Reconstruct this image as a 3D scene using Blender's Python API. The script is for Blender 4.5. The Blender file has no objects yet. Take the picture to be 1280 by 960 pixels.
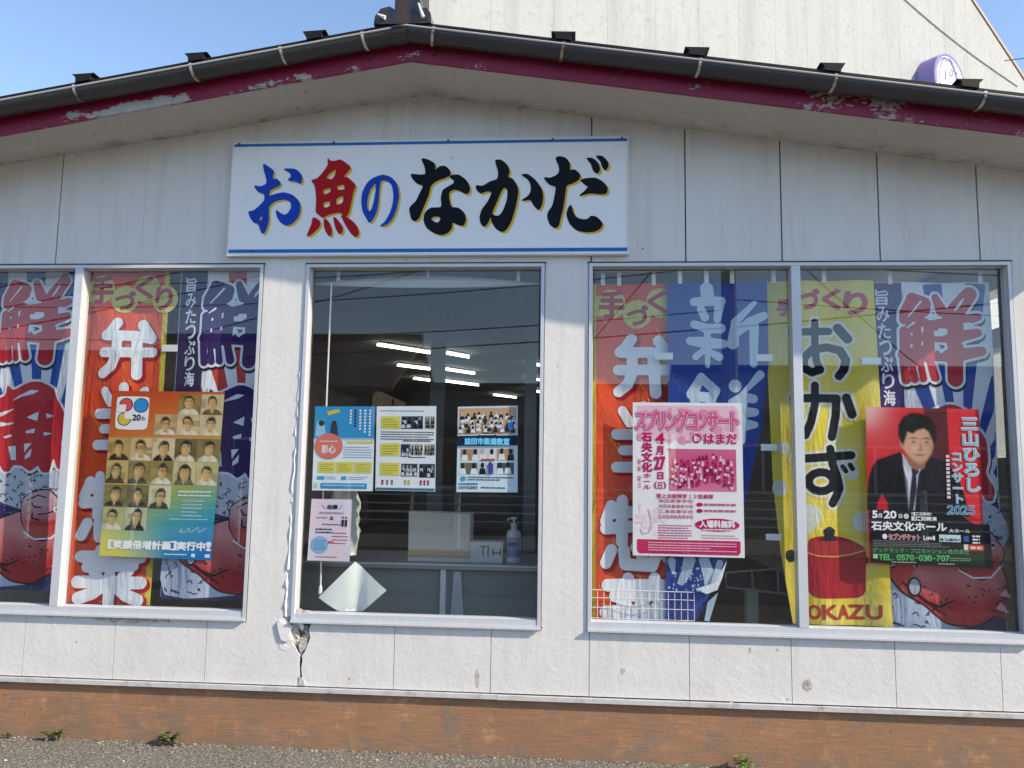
import bpy, math, random
import numpy as np
from mathutils import Matrix, Vector
from mathutils.geometry import tessellate_polygon

random.seed(7)
rng = np.random.default_rng(7)
scene = bpy.context.scene
COL = scene.collection
R_ = math.radians

# ------------------------------------------------------------------ camera
FPX, CAM_D, CAM_H = 1000.0, 3.817, 1.29          # focal length (px of a 1280 wide frame), distance, height
YAW, PITCH, ROLL = R_(-4.2607), R_(6.4291), R_(0.9025)
_cy, _sy, _cp, _sp = math.cos(YAW), math.sin(YAW), math.cos(PITCH), math.sin(PITCH)
_right = Vector((_cy, -_sy, 0)); F_ = Vector((_sy*_cp, _cy*_cp, _sp)); _up = _right.cross(F_)
RT = _right*math.cos(ROLL) + _up*math.sin(ROLL)
UP = _up*math.cos(ROLL) - _right*math.sin(ROLL)
CP = Vector((0, -CAM_D, CAM_H))
cam = bpy.data.objects.new('camera', bpy.data.cameras.new('camera'))
COL.objects.link(cam)
cam.matrix_world = Matrix(((RT.x, UP.x, -F_.x, CP.x), (RT.y, UP.y, -F_.y, CP.y), (RT.z, UP.z, -F_.z, CP.z), (0, 0, 0, 1)))
cam.data.sensor_width = 36.0
cam.data.lens = FPX/1280*36.0
cam.data.clip_start = 0.05; cam.data.clip_end = 2000
scene.camera = cam

# ------------------------------------------------------------------ sky, sun, exposure
SUN = Vector((1.265, -0.43, 0.895)).normalized()   # towards the sun
elev = math.asin(SUN.z)
world = bpy.data.worlds.new('World'); scene.world = world; world.use_nodes = True
nt = world.node_tree
sky = nt.nodes.new('ShaderNodeTexSky'); sky.sky_type = 'NISHITA'; sky.sun_disc = False
sky.sun_elevation = elev
sky.sun_rotation = math.atan2(SUN.x, SUN.y)
sky.air_density = 1.0; sky.dust_density = 0.3; sky.ozone_density = 1.5
bg = nt.nodes['Background']; bg.inputs[1].default_value = 0.15
nt.links.new(sky.outputs[0], bg.inputs[0])
sun = bpy.data.lights.new('sun', 'SUN'); sun.energy = 3.8; sun.angle = R_(0.53); sun.color = (1.0, 0.865, 0.66)
so = bpy.data.objects.new('sun', sun); COL.objects.link(so); so.location = SUN*30
so.rotation_euler = (-SUN).to_track_quat('-Z', 'Y').to_euler()
vs = scene.view_settings
vs.view_transform = 'Standard'; vs.look = 'None'; vs.gamma = 1; vs.exposure = 0.85; vs.use_curve_mapping = False
scene.render.engine = 'CYCLES'
scene.cycles.use_denoising = True
scene.cycles.max_bounces = 8; scene.cycles.transparent_max_bounces = 12
scene.cycles.caustics_reflective = False; scene.cycles.caustics_refractive = False

# ------------------------------------------------------------------ helpers
def S(u, v, Y=0.0):
    """survey: photo measurement (u, v) rectified onto the vertical plane y = Y -> (X, Z)"""
    d = RT*((u-640)/FPX) - UP*((v-480)/FPX) + F_
    p = CP + d*((Y-CP.y)/d.y)
    return (p.x, p.z)
def SH(u, v, Z):
    """survey onto the level plane z = Z"""
    d = RT*((u-640)/FPX) - UP*((v-480)/FPX) + F_
    p = CP + d*((Z-CP.z)/d.z)
    return (p.x, p.y)
def zm(x0, y0, sc, Y, pts, ref=(0, 0)):
    out = []
    for (a, b) in pts:
        X, Z = S(x0+a/sc, y0+b/sc, Y); out.append((X-ref[0], Z-ref[1]))
    return out
def lin(c): return c/12.92 if c <= 0.04045 else ((c+0.055)/1.055)**2.4
def H(s): return tuple(lin(int(s[i:i+2], 16)/255) for i in (0, 2, 4))

class MB:
    def __init__(s): s.v = []; s.f = []; s.m = []
    def add(s, vs, fs, m=0):
        b = len(s.v); s.v += [tuple(p) for p in vs]; s.f += [tuple(i+b for i in f) for f in fs]; s.m += [m]*len(fs)
    def box(s, x0, x1, y0, y1, z0, z1, m=0):
        s.add([(x0,y0,z0),(x1,y0,z0),(x1,y1,z0),(x0,y1,z0),(x0,y0,z1),(x1,y0,z1),(x1,y1,z1),(x0,y1,z1)],
              [(0,3,2,1),(4,5,6,7),(0,1,5,4),(1,2,6,5),(2,3,7,6),(3,0,4,7)], m)
    def tube(s, pts, r, n=6, m=0, caps=True):
        pts = [Vector(p) for p in pts]; rs = r if isinstance(r, (list, tuple)) else [r]*len(pts)
        rings = []; up0 = None
        for i, p in enumerate(pts):
            t = (pts[min(i+1, len(pts)-1)] - pts[max(i-1, 0)]).normalized()
            if up0 is None:
                up0 = Vector((0, 0, 1)) if abs(t.z) < 0.9 else Vector((1, 0, 0))
            a = t.cross(up0).normalized(); b = a.cross(t).normalized(); up0 = b
            rings.append([p + (a*math.cos(2*math.pi*k/n) + b*math.sin(2*math.pi*k/n))*rs[i] for k in range(n)])
        vs = [q for ring in rings for q in ring]; fs = []
        for i in range(len(pts)-1):
            for k in range(n):
                fs.append((i*n+k, i*n+(k+1) % n, (i+1)*n+(k+1) % n, (i+1)*n+k))
        if caps:
            fs.append(tuple(range(n))[::-1]); fs.append(tuple(range((len(pts)-1)*n, len(pts)*n)))
        s.add(vs, fs, m)
    def lathe(s, prof, c, n=16, m=0):
        vs = []; fs = []
        for (r, z) in prof:
            for k in range(n):
                a = 2*math.pi*k/n; vs.append((c[0]+r*math.cos(a), c[1]+r*math.sin(a), c[2]+z))
        for i in range(len(prof)-1):
            for k in range(n): fs.append((i*n+k, i*n+(k+1) % n, (i+1)*n+(k+1) % n, (i+1)*n+k))
        fs.append(tuple(range(n))[::-1]); fs.append(tuple(range((len(prof)-1)*n, len(prof)*n)))
        s.add(vs, fs, m)
    def prism(s, poly, y0, y1, m=0):
        """polygon in (X, Z) extruded along Y, front at y0"""
        n = len(poly)
        tris = tessellate_polygon([[Vector((a, b, 0)) for a, b in poly]])
        vs = [(a, y0, b) for a, b in poly] + [(a, y1, b) for a, b in poly]
        fs = []
        for t in tris:
            A, B, C_ = (poly[i] for i in t)
            ccw = (B[0]-A[0])*(C_[1]-A[1]) - (B[1]-A[1])*(C_[0]-A[0]) > 0
            t = t if ccw else t[::-1]
            fs.append(tuple(t)); fs.append(tuple(i+n for i in t[::-1]))
        area = sum(poly[i][0]*poly[(i+1) % n][1] - poly[(i+1) % n][0]*poly[i][1] for i in range(n))
        for i in range(n):
            j = (i+1) % n
            fs.append((i, j, j+n, i+n)[::-1] if area > 0 else (i, j, j+n, i+n))
        s.add(vs, fs, m)
    def build(s, name, mats, parent=None, smooth=False):
        me = bpy.data.meshes.new(name)
        off = parent_world(parent)
        me.from_pydata([(a-off[0], b-off[1], c-off[2]) for a, b, c in s.v], [], s.f)
        for mt in (mats if isinstance(mats, (list, tuple)) else [mats]): me.materials.append(mt)
        me.polygons.foreach_set('material_index', s.m)
        if smooth: me.polygons.foreach_set('use_smooth', [True]*len(s.f))
        me.update()
        o = bpy.data.objects.new(name, me); COL.objects.link(o)
        if parent: o.parent = parent
        return o
def parent_world(p):
    x = Vector((0, 0, 0))
    while p: x = x + p.location; p = p.parent
    return x
def tag(o, label=None, cat=None, group=None, kind=None):
    if label: o['label'] = label
    if cat: o['category'] = cat
    if group: o['group'] = group
    if kind: o['kind'] = kind
    return o
def empty(name, loc=(0, 0, 0), parent=None):
    o = bpy.data.objects.new(name, None); COL.objects.link(o); o.location = loc; o.empty_display_size = 0.1
    if parent: o.parent = parent
    return o
def bx(name, mat, parent, *a):
    m = MB(); m.box(*a); return m.build(name, mat, parent)

# ------------------------------------------------------------------ materials
def mat(name, col=(0.5, 0.5, 0.5), rough=0.6, metal=0.0, spec=0.5):
    m = bpy.data.materials.new(name); m.use_nodes = True
    b = m.node_tree.nodes['Principled BSDF']
    b.inputs['Base Color'].default_value = (*col, 1); b.inputs['Roughness'].default_value = rough
    b.inputs['Metallic'].default_value = metal; b.inputs['Specular IOR Level'].default_value = spec
    return m
class NG:
    """tiny node-graph helper"""
    def __init__(s, m): s.m = m; s.t = m.node_tree; s.b = s.t.nodes['Principled BSDF']
    def n(s, ty, **kw):
        x = s.t.nodes.new(ty)
        for k, v in kw.items(): setattr(x, k, v)
        return x
    def l(s, a, b): s.t.links.new(a, b)
    def coord(s, scale=(1, 1, 1)):
        g = s.n('ShaderNodeNewGeometry'); mp = s.n('ShaderNodeMapping'); mp.inputs['Scale'].default_value = scale
        s.l(g.outputs['Position'], mp.inputs['Vector']); return mp.outputs[0]
    def noise(s, scale, detail=4, rough=0.55, vec=None, dist=0.0):
        x = s.n('ShaderNodeTexNoise'); x.inputs['Scale'].default_value = scale; x.inputs['Detail'].default_value = detail
        x.inputs['Roughness'].default_value = rough; x.inputs['Distortion'].default_value = dist
        s.l(vec if vec else s.coord(), x.inputs['Vector']); return x.outputs['Fac']
    def voro(s, scale, vec=None):
        x = s.n('ShaderNodeTexVoronoi'); x.inputs['Scale'].default_value = scale
        s.l(vec if vec else s.coord(), x.inputs['Vector']); return x.outputs['Distance']
    def ramp(s, fac, stops):
        r = s.n('ShaderNodeValToRGB'); e = r.color_ramp.elements
        while len(e) < len(stops): e.new(0.5)
        for i, (p, c) in enumerate(stops):
            e[i].position = p; e[i].color = (*c, 1) if len(c) == 3 else c
        s.l(fac, r.inputs[0]); return r.outputs[0]
    def mix(s, fac, a, b, mode='MIX'):
        x = s.n('ShaderNodeMix', data_type='RGBA', blend_type=mode)
        for sock, v in ((x.inputs[0], fac), (x.inputs[6], a), (x.inputs[7], b)):
            if isinstance(v, (int, float)): sock.default_value = v
            elif isinstance(v, tuple): sock.default_value = (*v, 1)
            else: s.l(v, sock)
        return x.outputs[2]
    def math(s, op, a, b=0.0):
        x = s.n('ShaderNodeMath', operation=op)
        for sock, v in ((x.inputs[0], a), (x.inputs[1], b)):
            if isinstance(v, (int, float)): sock.default_value = v
            else: s.l(v, sock)
        return x.outputs[0]
    def xyz(s):
        g = s.n('ShaderNodeNewGeometry'); q = s.n('ShaderNodeSeparateXYZ'); s.l(g.outputs['Position'], q.inputs[0]); return q.outputs
    def map(s, v, a, b, c=0.0, d=1.0):
        x = s.n('ShaderNodeMapRange'); s.l(v, x.inputs[0])
        for i, k in enumerate((a, b, c, d)): x.inputs[i+1].default_value = k
        return x.outputs[0]
    def color(s, c): s.l(c, s.b.inputs['Base Color'])
    def bump(s, h, strength=0.3, dist=0.002, prev=None):
        x = s.n('ShaderNodeBump'); x.inputs['Strength'].default_value = strength; x.inputs['Distance'].default_value = dist
        s.l(h, x.inputs['Height'])
        if prev: s.l(prev, x.inputs['Normal'])
        s.l(x.outputs[0], s.b.inputs['Normal']); return x.outputs[0]

BLACK, WHITE = (0, 0, 0), (1, 1, 1)
def mixc(a, b, t): return tuple(x*(1-t)+y*t for x, y in zip(a, b))
M = {}
# plaster of the shop wall: chalky white paint, stippled, blistered, a little grime
m = mat('plaster', (.74, .73, .72), .75); g = NG(m); x, y, z = g.xyz()
col = g.mix(g.ramp(g.noise(2.2, 5), [(.3, BLACK), (.75, WHITE)]), (.72, .705, .685), (.775, .765, .75))
drips = g.ramp(g.noise(1.0, 4, .6, g.coord((9, 9, .7))), [(.52, BLACK), (.78, WHITE)])
col = g.mix(g.math('MULTIPLY', drips, g.map(z, 2.2, 3.0, .12, .4)), col, (.50, .46, .41))
low_st = g.ramp(g.noise(1.0, 5, .65, g.coord((13, 13, 1.1))), [(.50, BLACK), (.74, WHITE)])
col = g.mix(g.math('MULTIPLY', low_st, g.map(z, .60, .30, .34, .06)), col, (.50, .46, .41))
blot = g.ramp(g.noise(5.5, 6, .7), [(.50, BLACK), (.72, WHITE)])
col = g.mix(g.math('MULTIPLY', blot, g.map(z, .75, .32, 0, .30)), col, (.55, .51, .46))
mould = g.ramp(g.noise(16, 5, .7), [(.60, BLACK), (.72, WHITE)])
near_top = g.math('ADD', z, g.math('MULTIPLY', g.math('ABSOLUTE', g.math('ADD', x, .754)), .146))
col = g.mix(g.math('MULTIPLY', mould, g.map(near_top, 3.08, 3.19, 0, .75)), col, (.10, .075, .06))
spots = g.ramp(g.voro(9, g.coord()), [(.035, WHITE), (.05, BLACK)])
col = g.mix(g.math('MULTIPLY', spots, g.ramp(g.noise(3.1, 2), [(.55, BLACK), (.6, WHITE)])), col, (.35, .30, .27))
g.color(col)
b1 = g.bump(g.noise(190, 3, .6), .6, .0018)
b2 = g.bump(g.noise(34, 4, .55, None, .3), .30, .004, b1)
bl = g.ramp(g.noise(15, 5, .65, None, 1.2), [(.50, BLACK), (.75, WHITE)])
b3 = g.bump(g.math('MULTIPLY', bl, g.map(z, .9, .5, 0.1, 1)), .17, .004, b2)
g.bump(g.noise(3.2, 3), .25, .012, b3)
M['plaster'] = m
# mortar and old filler behind the broken plaster
m = mat('mortar', (.40, .36, .32), .95); g = NG(m)
g.color(g.ramp(g.noise(38, 6, .7), [(.3, (.26, .23, .20)), (.5, (.55, .51, .46)), (.7, (.72, .69, .65))]))
g.bump(g.noise(60, 6, .7), 1.0, .008); M['mortar'] = m
m = mat('joint', (.085, .06, .045), .9); g = NG(m)
g.color(g.ramp(g.noise(24, 4), [(.35, (.07, .05, .04)), (.7, (.20, .15, .12))])); M['joint'] = m
m = mat('flake', (.78, .77, .76), .8); g = NG(m); g.bump(g.noise(120, 3), .4, .002); M['flake'] = m
m = mat('ledge', (.56, .56, .57), .6); g = NG(m); g.color(g.ramp(g.noise(14, 6, .7), [(.3, (.36, .34, .32)), (.5, (.56, .56, .57)), (.8, (.64, .64, .65))])); M['ledge'] = m
# soffit board
m = mat('soffit', (.50, .46, .41), .8); g = NG(m)
col = g.mix(g.noise(3.0, 4), (.50, .455, .40), (.60, .565, .52))
col = g.mix(g.ramp(g.noise(20, 5, .7), [(.60, BLACK), (.74, WHITE)]), col, (.28, .235, .20))
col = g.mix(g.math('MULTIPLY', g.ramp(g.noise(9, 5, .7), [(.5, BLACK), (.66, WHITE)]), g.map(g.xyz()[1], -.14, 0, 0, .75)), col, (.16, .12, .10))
g.color(col); g.bump(g.noise(40, 3), .2, .003); M['soffit'] = m
# fascia: crimson paint peeling to grey primer
m = mat('fascia', H('7d1034'), .5); g = NG(m); x, y, z = g.xyz()
tcl = g.math('SUBTRACT', z, g.math('SUBTRACT', 3.187, g.math('MULTIPLY', g.math('ABSOLUTE', g.math('ADD', x, .754)), .149)))
low = g.map(tcl, -.004, .046, .165, -.12)
left = g.map(x, -.95, -1.15, 0.0, 1.0)
peel = g.math('ADD', g.math('ADD', g.math('MULTIPLY', g.noise(9, 3, .6, g.coord((.6, 1, 1.2))), .5), g.math('MULTIPLY', g.noise(48, 6, .75, g.coord((.7, 1, 1.3))), .5)), g.math('MULTIPLY', low, left))
gap = g.map(g.noise(2.6, 2), .40, .60, -.26, .06)
peel = g.math('ADD', peel, g.math('MULTIPLY', gap, left))
scar = g.math('MULTIPLY', g.ramp(g.noise(1.35, 1, .4, g.coord((1, .1, .1))), [(.60, BLACK), (.66, WHITE)]), .075)
peel = g.math('ADD', peel, g.math('MULTIPLY', scar, g.map(x, -.7, -.3, 0, 1)))
mask = g.ramp(peel, [(.600, BLACK), (.618, WHITE)])
red = g.mix(g.noise(6, 4), H('7a0d36'), H('951c46'))
g.color(g.mix(mask, red, g.mix(g.noise(30, 4), (.30, .27, .25), (.56, .53, .50))))
g.bump(mask, -.7, .0025); M['fascia'] = m
m = mat('gutter', (.052, .049, .050), .42); g = NG(m)
g.color(g.mix(g.noise(5, 5, .6, g.coord((.5, 3, 3))), (.030, .028, .030), (.062, .058, .057))); M['gutter'] = m
m = mat('gutter_bead', (.50, .48, .46), .45); M['bead_glint'] = m  # pale grey paints in the sun's highlight along the gutter lip
m = mat('galvanised', (.52, .50, .45), .5, .3); g = NG(m)
g.color(g.ramp(g.noise(30, 5), [(.38, (.20, .12, .07)), (.5, (.52, .49, .42)), (.7, (.66, .64, .58))])); M['galv'] = m
M['rust'] = mat('rusty_steel', (.10, .05, .03), .8)
m = mat('roof_sheet', (.01, .009, .01), .6, 0, .25); g = NG(m)
g.color(g.mix(g.noise(8, 4), (.007, .006, .008), (.020, .016, .016))); M['roof'] = m
m = mat('ridge_glaze', (.03, .04, .055), .25); g = NG(m)
g.color(g.ramp(g.noise(14, 4), [(.4, (.022, .032, .05)), (.6, (.07, .04, .025))])); M['ridge'] = m
# brown painted plinth with brush streaks
m = mat('plinth', (.27, .13, .07), .8); g = NG(m)
st = g.noise(1.0, 6, .65, g.coord((7, 7, 120)))
col = g.mix(g.ramp(g.noise(3.4, 8, .72), [(.35, BLACK), (.65, WHITE)]), (.33, .178, .092), (.46, .225, .112))
col = g.mix(g.ramp(g.noise(4.9, 8, .75), [(.50, BLACK), (.66, WHITE)]), col, (.25, .19, .145))
col = g.mix(g.ramp(g.noise(7.3, 8, .72), [(.56, BLACK), (.68, WHITE)]), col, (.58, .31, .14))
col = g.mix(g.ramp(st, [(.40, BLACK), (.62, WHITE)]), g.mix(.45, col, (.17, .115, .08)), col)
cr = g.n('ShaderNodeTexVoronoi', feature='DISTANCE_TO_EDGE'); cr.inputs['Scale'].default_value = 7
nz = g.n('ShaderNodeMix', data_type='RGBA'); nz.inputs[0].default_value = .08
nn = g.n('ShaderNodeTexNoise'); nn.inputs['Scale'].default_value = 9; cc = g.coord(); g.l(cc, nn.inputs['Vector']); g.l(cc, nz.inputs[6]); g.l(nn.outputs['Color'], nz.inputs[7]); g.l(nz.outputs[2], cr.inputs['Vector'])
crk = g.math('MULTIPLY', g.ramp(cr.outputs[0], [(.004, WHITE), (.012, BLACK)]), g.ramp(g.noise(1.7, 2), [(.5, BLACK), (.6, WHITE)]))
col = g.mix(g.math('MULTIPLY', crk, .6), col, (.40, .15, .09))
col = g.mix(g.math('MULTIPLY', g.ramp(g.noise(11, 7, .7), [(.40, BLACK), (.62, WHITE)]), g.map(g.xyz()[2], .10, .0, 0, .8)), col, (.20, .165, .13))
col = g.mix(g.ramp(g.noise(21, 6, .75), [(.60, BLACK), (.68, WHITE)]), col, (.40, .13, .075))
col = g.mix(g.ramp(g.noise(27, 6, .75), [(.63, BLACK), (.70, WHITE)]), col, (.11, .085, .07))
g.color(col); b = g.bump(st, .6, .002); g.bump(g.noise(55, 4), .3, .003, b); M['plinth'] = m
# coarse pale asphalt
m = mat('asphalt', (.2, .19, .17), .95); g = NG(m)
col = g.ramp(g.voro(120), [(.0, (.42, .39, .34)), (.35, (.27, .25, .22)), (.7, (.10, .09, .08))])
col = g.mix(g.ramp(g.noise(130, 4, .75), [(.48, BLACK), (.60, WHITE)]), col, (.14, .13, .113))
col = g.mix(g.ramp(g.noise(70, 3), [(.56, BLACK), (.64, WHITE)]), col, (.44, .40, .34))
col = g.mix(g.ramp(g.noise(1.6, 4), [(.4, BLACK), (.7, WHITE)]), col, g.mix(.35, col, (.11, .10, .09)))
g.color(col); b = g.bump(g.noise(150, 4, .7), 1.0, .008); g.bump(g.voro(95), .8, .006, b); M['asphalt'] = m
M['road'] = mat('road_asphalt', (.06, .06, .062), .9)
m = mat('pebble', (.34, .31, .27), .9); g = NG(m); g.color(g.ramp(g.noise(35, 1), [(.35, (.15, .13, .11)), (.5, (.33, .30, .26)), (.68, (.55, .52, .46))])); M['pebble'] = m
m = mat('aluminium', (.60, .62, .66), .4, .15); g = NG(m)
g.color(g.mix(g.noise(12, 5, .6, g.coord((3, 3, 1))), (.56, .58, .63), (.68, .70, .75))); M['alu'] = m
M['caulk'] = mat('dark_caulk', (.07, .06, .055), .8)
# window glass: thin pane
m = bpy.data.materials.new('window_glass'); m.use_nodes = True; t = m.node_tree; t.nodes.clear()
o_ = t.nodes.new('ShaderNodeOutputMaterial'); tr = t.nodes.new('ShaderNodeBsdfTransparent'); gl = t.nodes.new('ShaderNodeBsdfGlossy')
mx = t.nodes.new('ShaderNodeMixShader')
lw = t.nodes.new('ShaderNodeLayerWeight'); lw.inputs[0].default_value = .5      # Schlick, the same from both sides of the pane
def _mth(op, a, b):
    n_ = t.nodes.new('ShaderNodeMath'); n_.operation = op; t.links.new(a, n_.inputs[0]); n_.inputs[1].default_value = b; return n_.outputs[0]
mul = _mth('ADD', _mth('MULTIPLY', _mth('POWER', lw.outputs['Facing'], 5.0), .80), .072)
tr.inputs[0].default_value = (.96, .98, .97, 1); gl.inputs['Roughness'].default_value = 0.0; gl.inputs[0].default_value = (1, 1, 1, 1)
df = t.nodes.new('ShaderNodeBsdfDiffuse'); df.inputs[0].default_value = (.8, .8, .78, 1); md = t.nodes.new('ShaderNodeMixShader')
gn = t.nodes.new('ShaderNodeNewGeometry'); nz1 = t.nodes.new('ShaderNodeTexNoise'); nz1.inputs['Scale'].default_value = 3.5; nz1.inputs['Detail'].default_value = 7; nz1.inputs['Roughness'].default_value = .7; t.links.new(gn.outputs['Position'], nz1.inputs['Vector'])
t.links.new(_mth('MULTIPLY', _mth('POWER', nz1.outputs['Fac'], 2.5), .03), md.inputs[0]); t.links.new(tr.outputs[0], md.inputs[1]); t.links.new(df.outputs[0], md.inputs[2])
t.links.new(mul, mx.inputs[0]); t.links.new(md.outputs[0], mx.inputs[1]); t.links.new(gl.outputs[0], mx.inputs[2]); t.links.new(mx.outputs[0], o_.inputs[0])
M['glass'] = m
# printed colour: read from the face colours of each printed sheet
def printed(name, rough, spec, trans=0.0):
    m = mat(name, (.8, .8, .8), rough, 0, spec); g = NG(m)
    a = g.n('ShaderNodeVertexColor', layer_name='ink'); g.l(a.outputs[0], g.b.inputs['Base Color'])
    if trans:
        tl = g.n('ShaderNodeBsdfTranslucent'); g.l(a.outputs[0], tl.inputs[0]); ms = g.n('ShaderNodeMixShader'); ms.inputs[0].default_value = trans
        out = g.t.nodes['Material Output']; g.l(g.b.outputs[0], ms.inputs[1]); g.l(tl.outputs[0], ms.inputs[2]); g.l(ms.outputs[0], out.inputs[0])
    return m
M['ink'] = printed('printed_paper', .5, .12)
M['cloth_ink'] = printed('printed_cloth', .8, .08)
g = NG(M['cloth_ink']); b = g.bump(g.noise(3.2, 4, .55, g.coord((2.4, 1, .55)), .6), .55, .045); g.bump(g.noise(9, 3, .5, g.coord((1, 1, 1.4))), .25, .012, b)
M['paint_ink'] = printed('sign_paint', .45, .15)
m = mat('sign_board', (.88, .88, .89), .4, 0, .3); g = NG(m)
col = g.mix(g.noise(3, 5), (.86, .87, .88), (.90, .905, .91))
col = g.mix(g.ramp(g.noise(26, 3), [(.70, BLACK), (.74, WHITE)]), col, (.62, .60, .57))
g.color(col); M['board'] = m
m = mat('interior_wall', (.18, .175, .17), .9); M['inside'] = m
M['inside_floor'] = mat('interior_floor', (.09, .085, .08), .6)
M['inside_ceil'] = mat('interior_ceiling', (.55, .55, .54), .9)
m = mat('tube_light', (1, 1, 1)); NG(m).b.inputs['Emission Color'].default_value = (1, .98, .92, 1); NG(m).b.inputs['Emission Strength'].default_value = 4.0; M['tube'] = m
M['white_pl'] = mat('white_plastic', (.75, .75, .74), .4)
M['grey_metal'] = mat('grey_metal', (.35, .36, .37), .45, .4)
M['dark_metal'] = mat('dark_metal', (.06, .065, .07), .4, .4)
M['counter_front'] = mat('counter_panel', (.24, .265, .25), .35)
m = mat('thin_paper', (.74, .78, .77), .6); g = NG(m); g.bump(g.noise(9, 2), .3, .01); M['paper'] = m
m = mat('board_wood', (.62, .58, .50), .7); g = NG(m); g.color(g.mix(g.noise(4, 4, .6, g.coord((2, 2, 30))), (.72, .67, .56), (.82, .77, .66))); M['ply'] = m
m = mat('orange_wood', (.75, .48, .26), .6); M['wood'] = m
M['carton'] = mat('carton', (.78, .78, .75), .7)
m = mat('plastic_film', (.75, .80, .78), .25); NG(m).b.inputs['Alpha'].default_value = .55; g = NG(m); g.bump(g.noise(22, 3), .8, .02); M['film'] = m
# large building behind
m = mat('pale_concrete', (.72, .70, .64), .9); g = NG(m)
col = g.mix(g.noise(.5, 5), (.345, .36, .375), (.40, .415, .43))
col = g.mix(g.ramp(g.noise(1.0, 4, .6, g.coord((1.6, 1.6, .12))), [(.48, BLACK), (.70, WHITE)]), col, (.315, .325, .33))
col = g.mix(g.ramp(g.noise(5, 6, .75), [(.52, BLACK), (.70, WHITE)]), col, (.285, .292, .29))
g.color(col); g.bump(g.noise(9, 5), .4, .02); M['concrete'] = m
m = mat('leaf', (.06, .10, .025), .5); g = NG(m); g.color(g.mix(g.noise(60, 2), (.045, .07, .02), (.20, .22, .07))); M['leaf'] = m
m = mat('leaf_bright', (.10, .20, .03), .45); g = NG(m); g.color(g.mix(g.noise(60, 2), (.07, .16, .03), (.16, .28, .05))); M['leaf2'] = m
M['stem'] = mat('stem', (.12, .10, .05), .7)
M['house_wall'] = mat('house_wall', (.30, .26, .20), .9)
M['house_wall2'] = mat('house_wall_grey', (.22, .22, .22), .9)
m = mat('dark_tile', (.035, .036, .04), .45); M['dtile'] = m
M['brown_tile'] = mat('brown_tile', (.12, .07, .05), .5)
M['window_dark'] = mat('window_dark', (.03, .035, .04), .15)
M['pole'] = mat('pole_concrete', (.30, .29, .28), .9)
M['wire'] = mat('wire_black', (.012, .012, .012), .6)
M['rail_white'] = mat('rail_white', (.80, .80, .80), .4)

# ------------------------------------------------------------------ printed artwork
_glyph = {}
_tc = bpy.data.curves.new('glyph_source', 'FONT'); _tc.fill_mode = 'NONE'; _tc.resolution_u = 4
_to = bpy.data.objects.new('glyph_source', _tc); COL.objects.link(_to)
def glyph(ch):
    """outline segments of one character, (n, 2, 2), and its box"""
    if ch not in _glyph:
        _tc.body = ch; bpy.context.view_layer.update()
        dg = bpy.context.evaluated_depsgraph_get()
        me = bpy.data.meshes.new_from_object(_to.evaluated_get(dg))
        v = np.array([p.co[:2] for p in me.vertices]).reshape(-1, 2); e = np.array([tuple(k.vertices) for k in me.edges])
        bpy.data.meshes.remove(me)
        _glyph[ch] = v[e] if len(e) else np.zeros((0, 2, 2))
    return _glyph[ch]
def seg_dist(px_, py_, segs, rad=None):
    d = np.full(px_.shape, 1e9)
    for i in range(len(segs)):
        (ax, ay), (bx_, by_) = segs[i]
        vx, vy = bx_-ax, by_-ay; L = vx*vx+vy*vy
        t = np.clip(((px_-ax)*vx+(py_-ay)*vy)/L, 0, 1) if L > 0 else 0.0
        q = np.hypot(px_-ax-t*vx, py_-ay-t*vy)
        if rad is not None: q = q - (rad[i][0]+(rad[i][1]-rad[i][0])*t)
        d = np.minimum(d, q)
    return d
def inside(px_, py_, segs):
    c = np.zeros(px_.shape, int)
    for (ax, ay), (bx_, by_) in segs:
        if ay == by_: continue
        k = (ay > py_) != (by_ > py_)
        c += k & (px_ < (bx_-ax)*(py_-ay)/(by_-ay)+ax)
    return c % 2 == 1
def march(fx, fy, D, run=3):
    """filled region D < 0 -> vertices, faces (marching squares)"""
    ny, nx = D.shape; vid = {}; V = []; Fc = []
    def node(i, j):
        k = (i, j)
        if k not in vid: vid[k] = len(V); V.append((fx[i], fy[j]))
        return vid[k]
    def cut(i, j, i2, j2):
        k = (i, j, i2, j2) if (i, j) < (i2, j2) else (i2, j2, i, j)
        if k not in vid:
            a, b = D[k[1], k[0]], D[k[3], k[2]]; t = a/(a-b)
            vid[k] = len(V); V.append((fx[k[0]]+(fx[k[2]]-fx[k[0]])*t, fy[k[1]]+(fy[k[3]]-fy[k[1]])*t))
        return vid[k]
    neg = D < 0
    cnt = neg[:-1, :-1].astype(int)+neg[:-1, 1:]+neg[1:, 1:]+neg[1:, :-1]
    for j in range(ny-1):
        i = 0
        row = cnt[j]
        while i < nx-1:
            c = row[i]
            if c == 0: i += 1; continue
            if c == 4:
                k = i
                while k < nx-1 and row[k] == 4 and k-i < run: k += 1
                Fc.append((node(i, j), node(k, j), node(k, j+1), node(i, j+1))); i = k; continue
            cor = [(i, j), (i+1, j), (i+1, j+1), (i, j+1)]
            poly = []
            for a in range(4):
                p, q = cor[a], cor[(a+1) % 4]; sp, sq = neg[p[1], p[0]], neg[q[1], q[0]]
                if sp: poly.append(node(*p))
                if sp != sq: poly.append(cut(*p, *q))
            if len(poly) > 2: Fc.append(tuple(poly))
            i += 1
    return V, Fc
def smooth_loop(pts, k=4):
    n = len(pts); out = []
    for i in range(n):
        p0, p1, p2, p3 = (np.array(pts[(i+d) % n]) for d in (-1, 0, 1, 2))
        for s in range(k):
            t = s/k
            m1 = (p2-p0)*.36; m2 = (p3-p1)*.36
            q = (2*t**3-3*t**2+1)*p1+(t**3-2*t**2+t)*m1+(-2*t**3+3*t**2)*p2+(t**3-t**2)*m2
            out.append((float(q[0]), float(q[1])))
    return out
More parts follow.
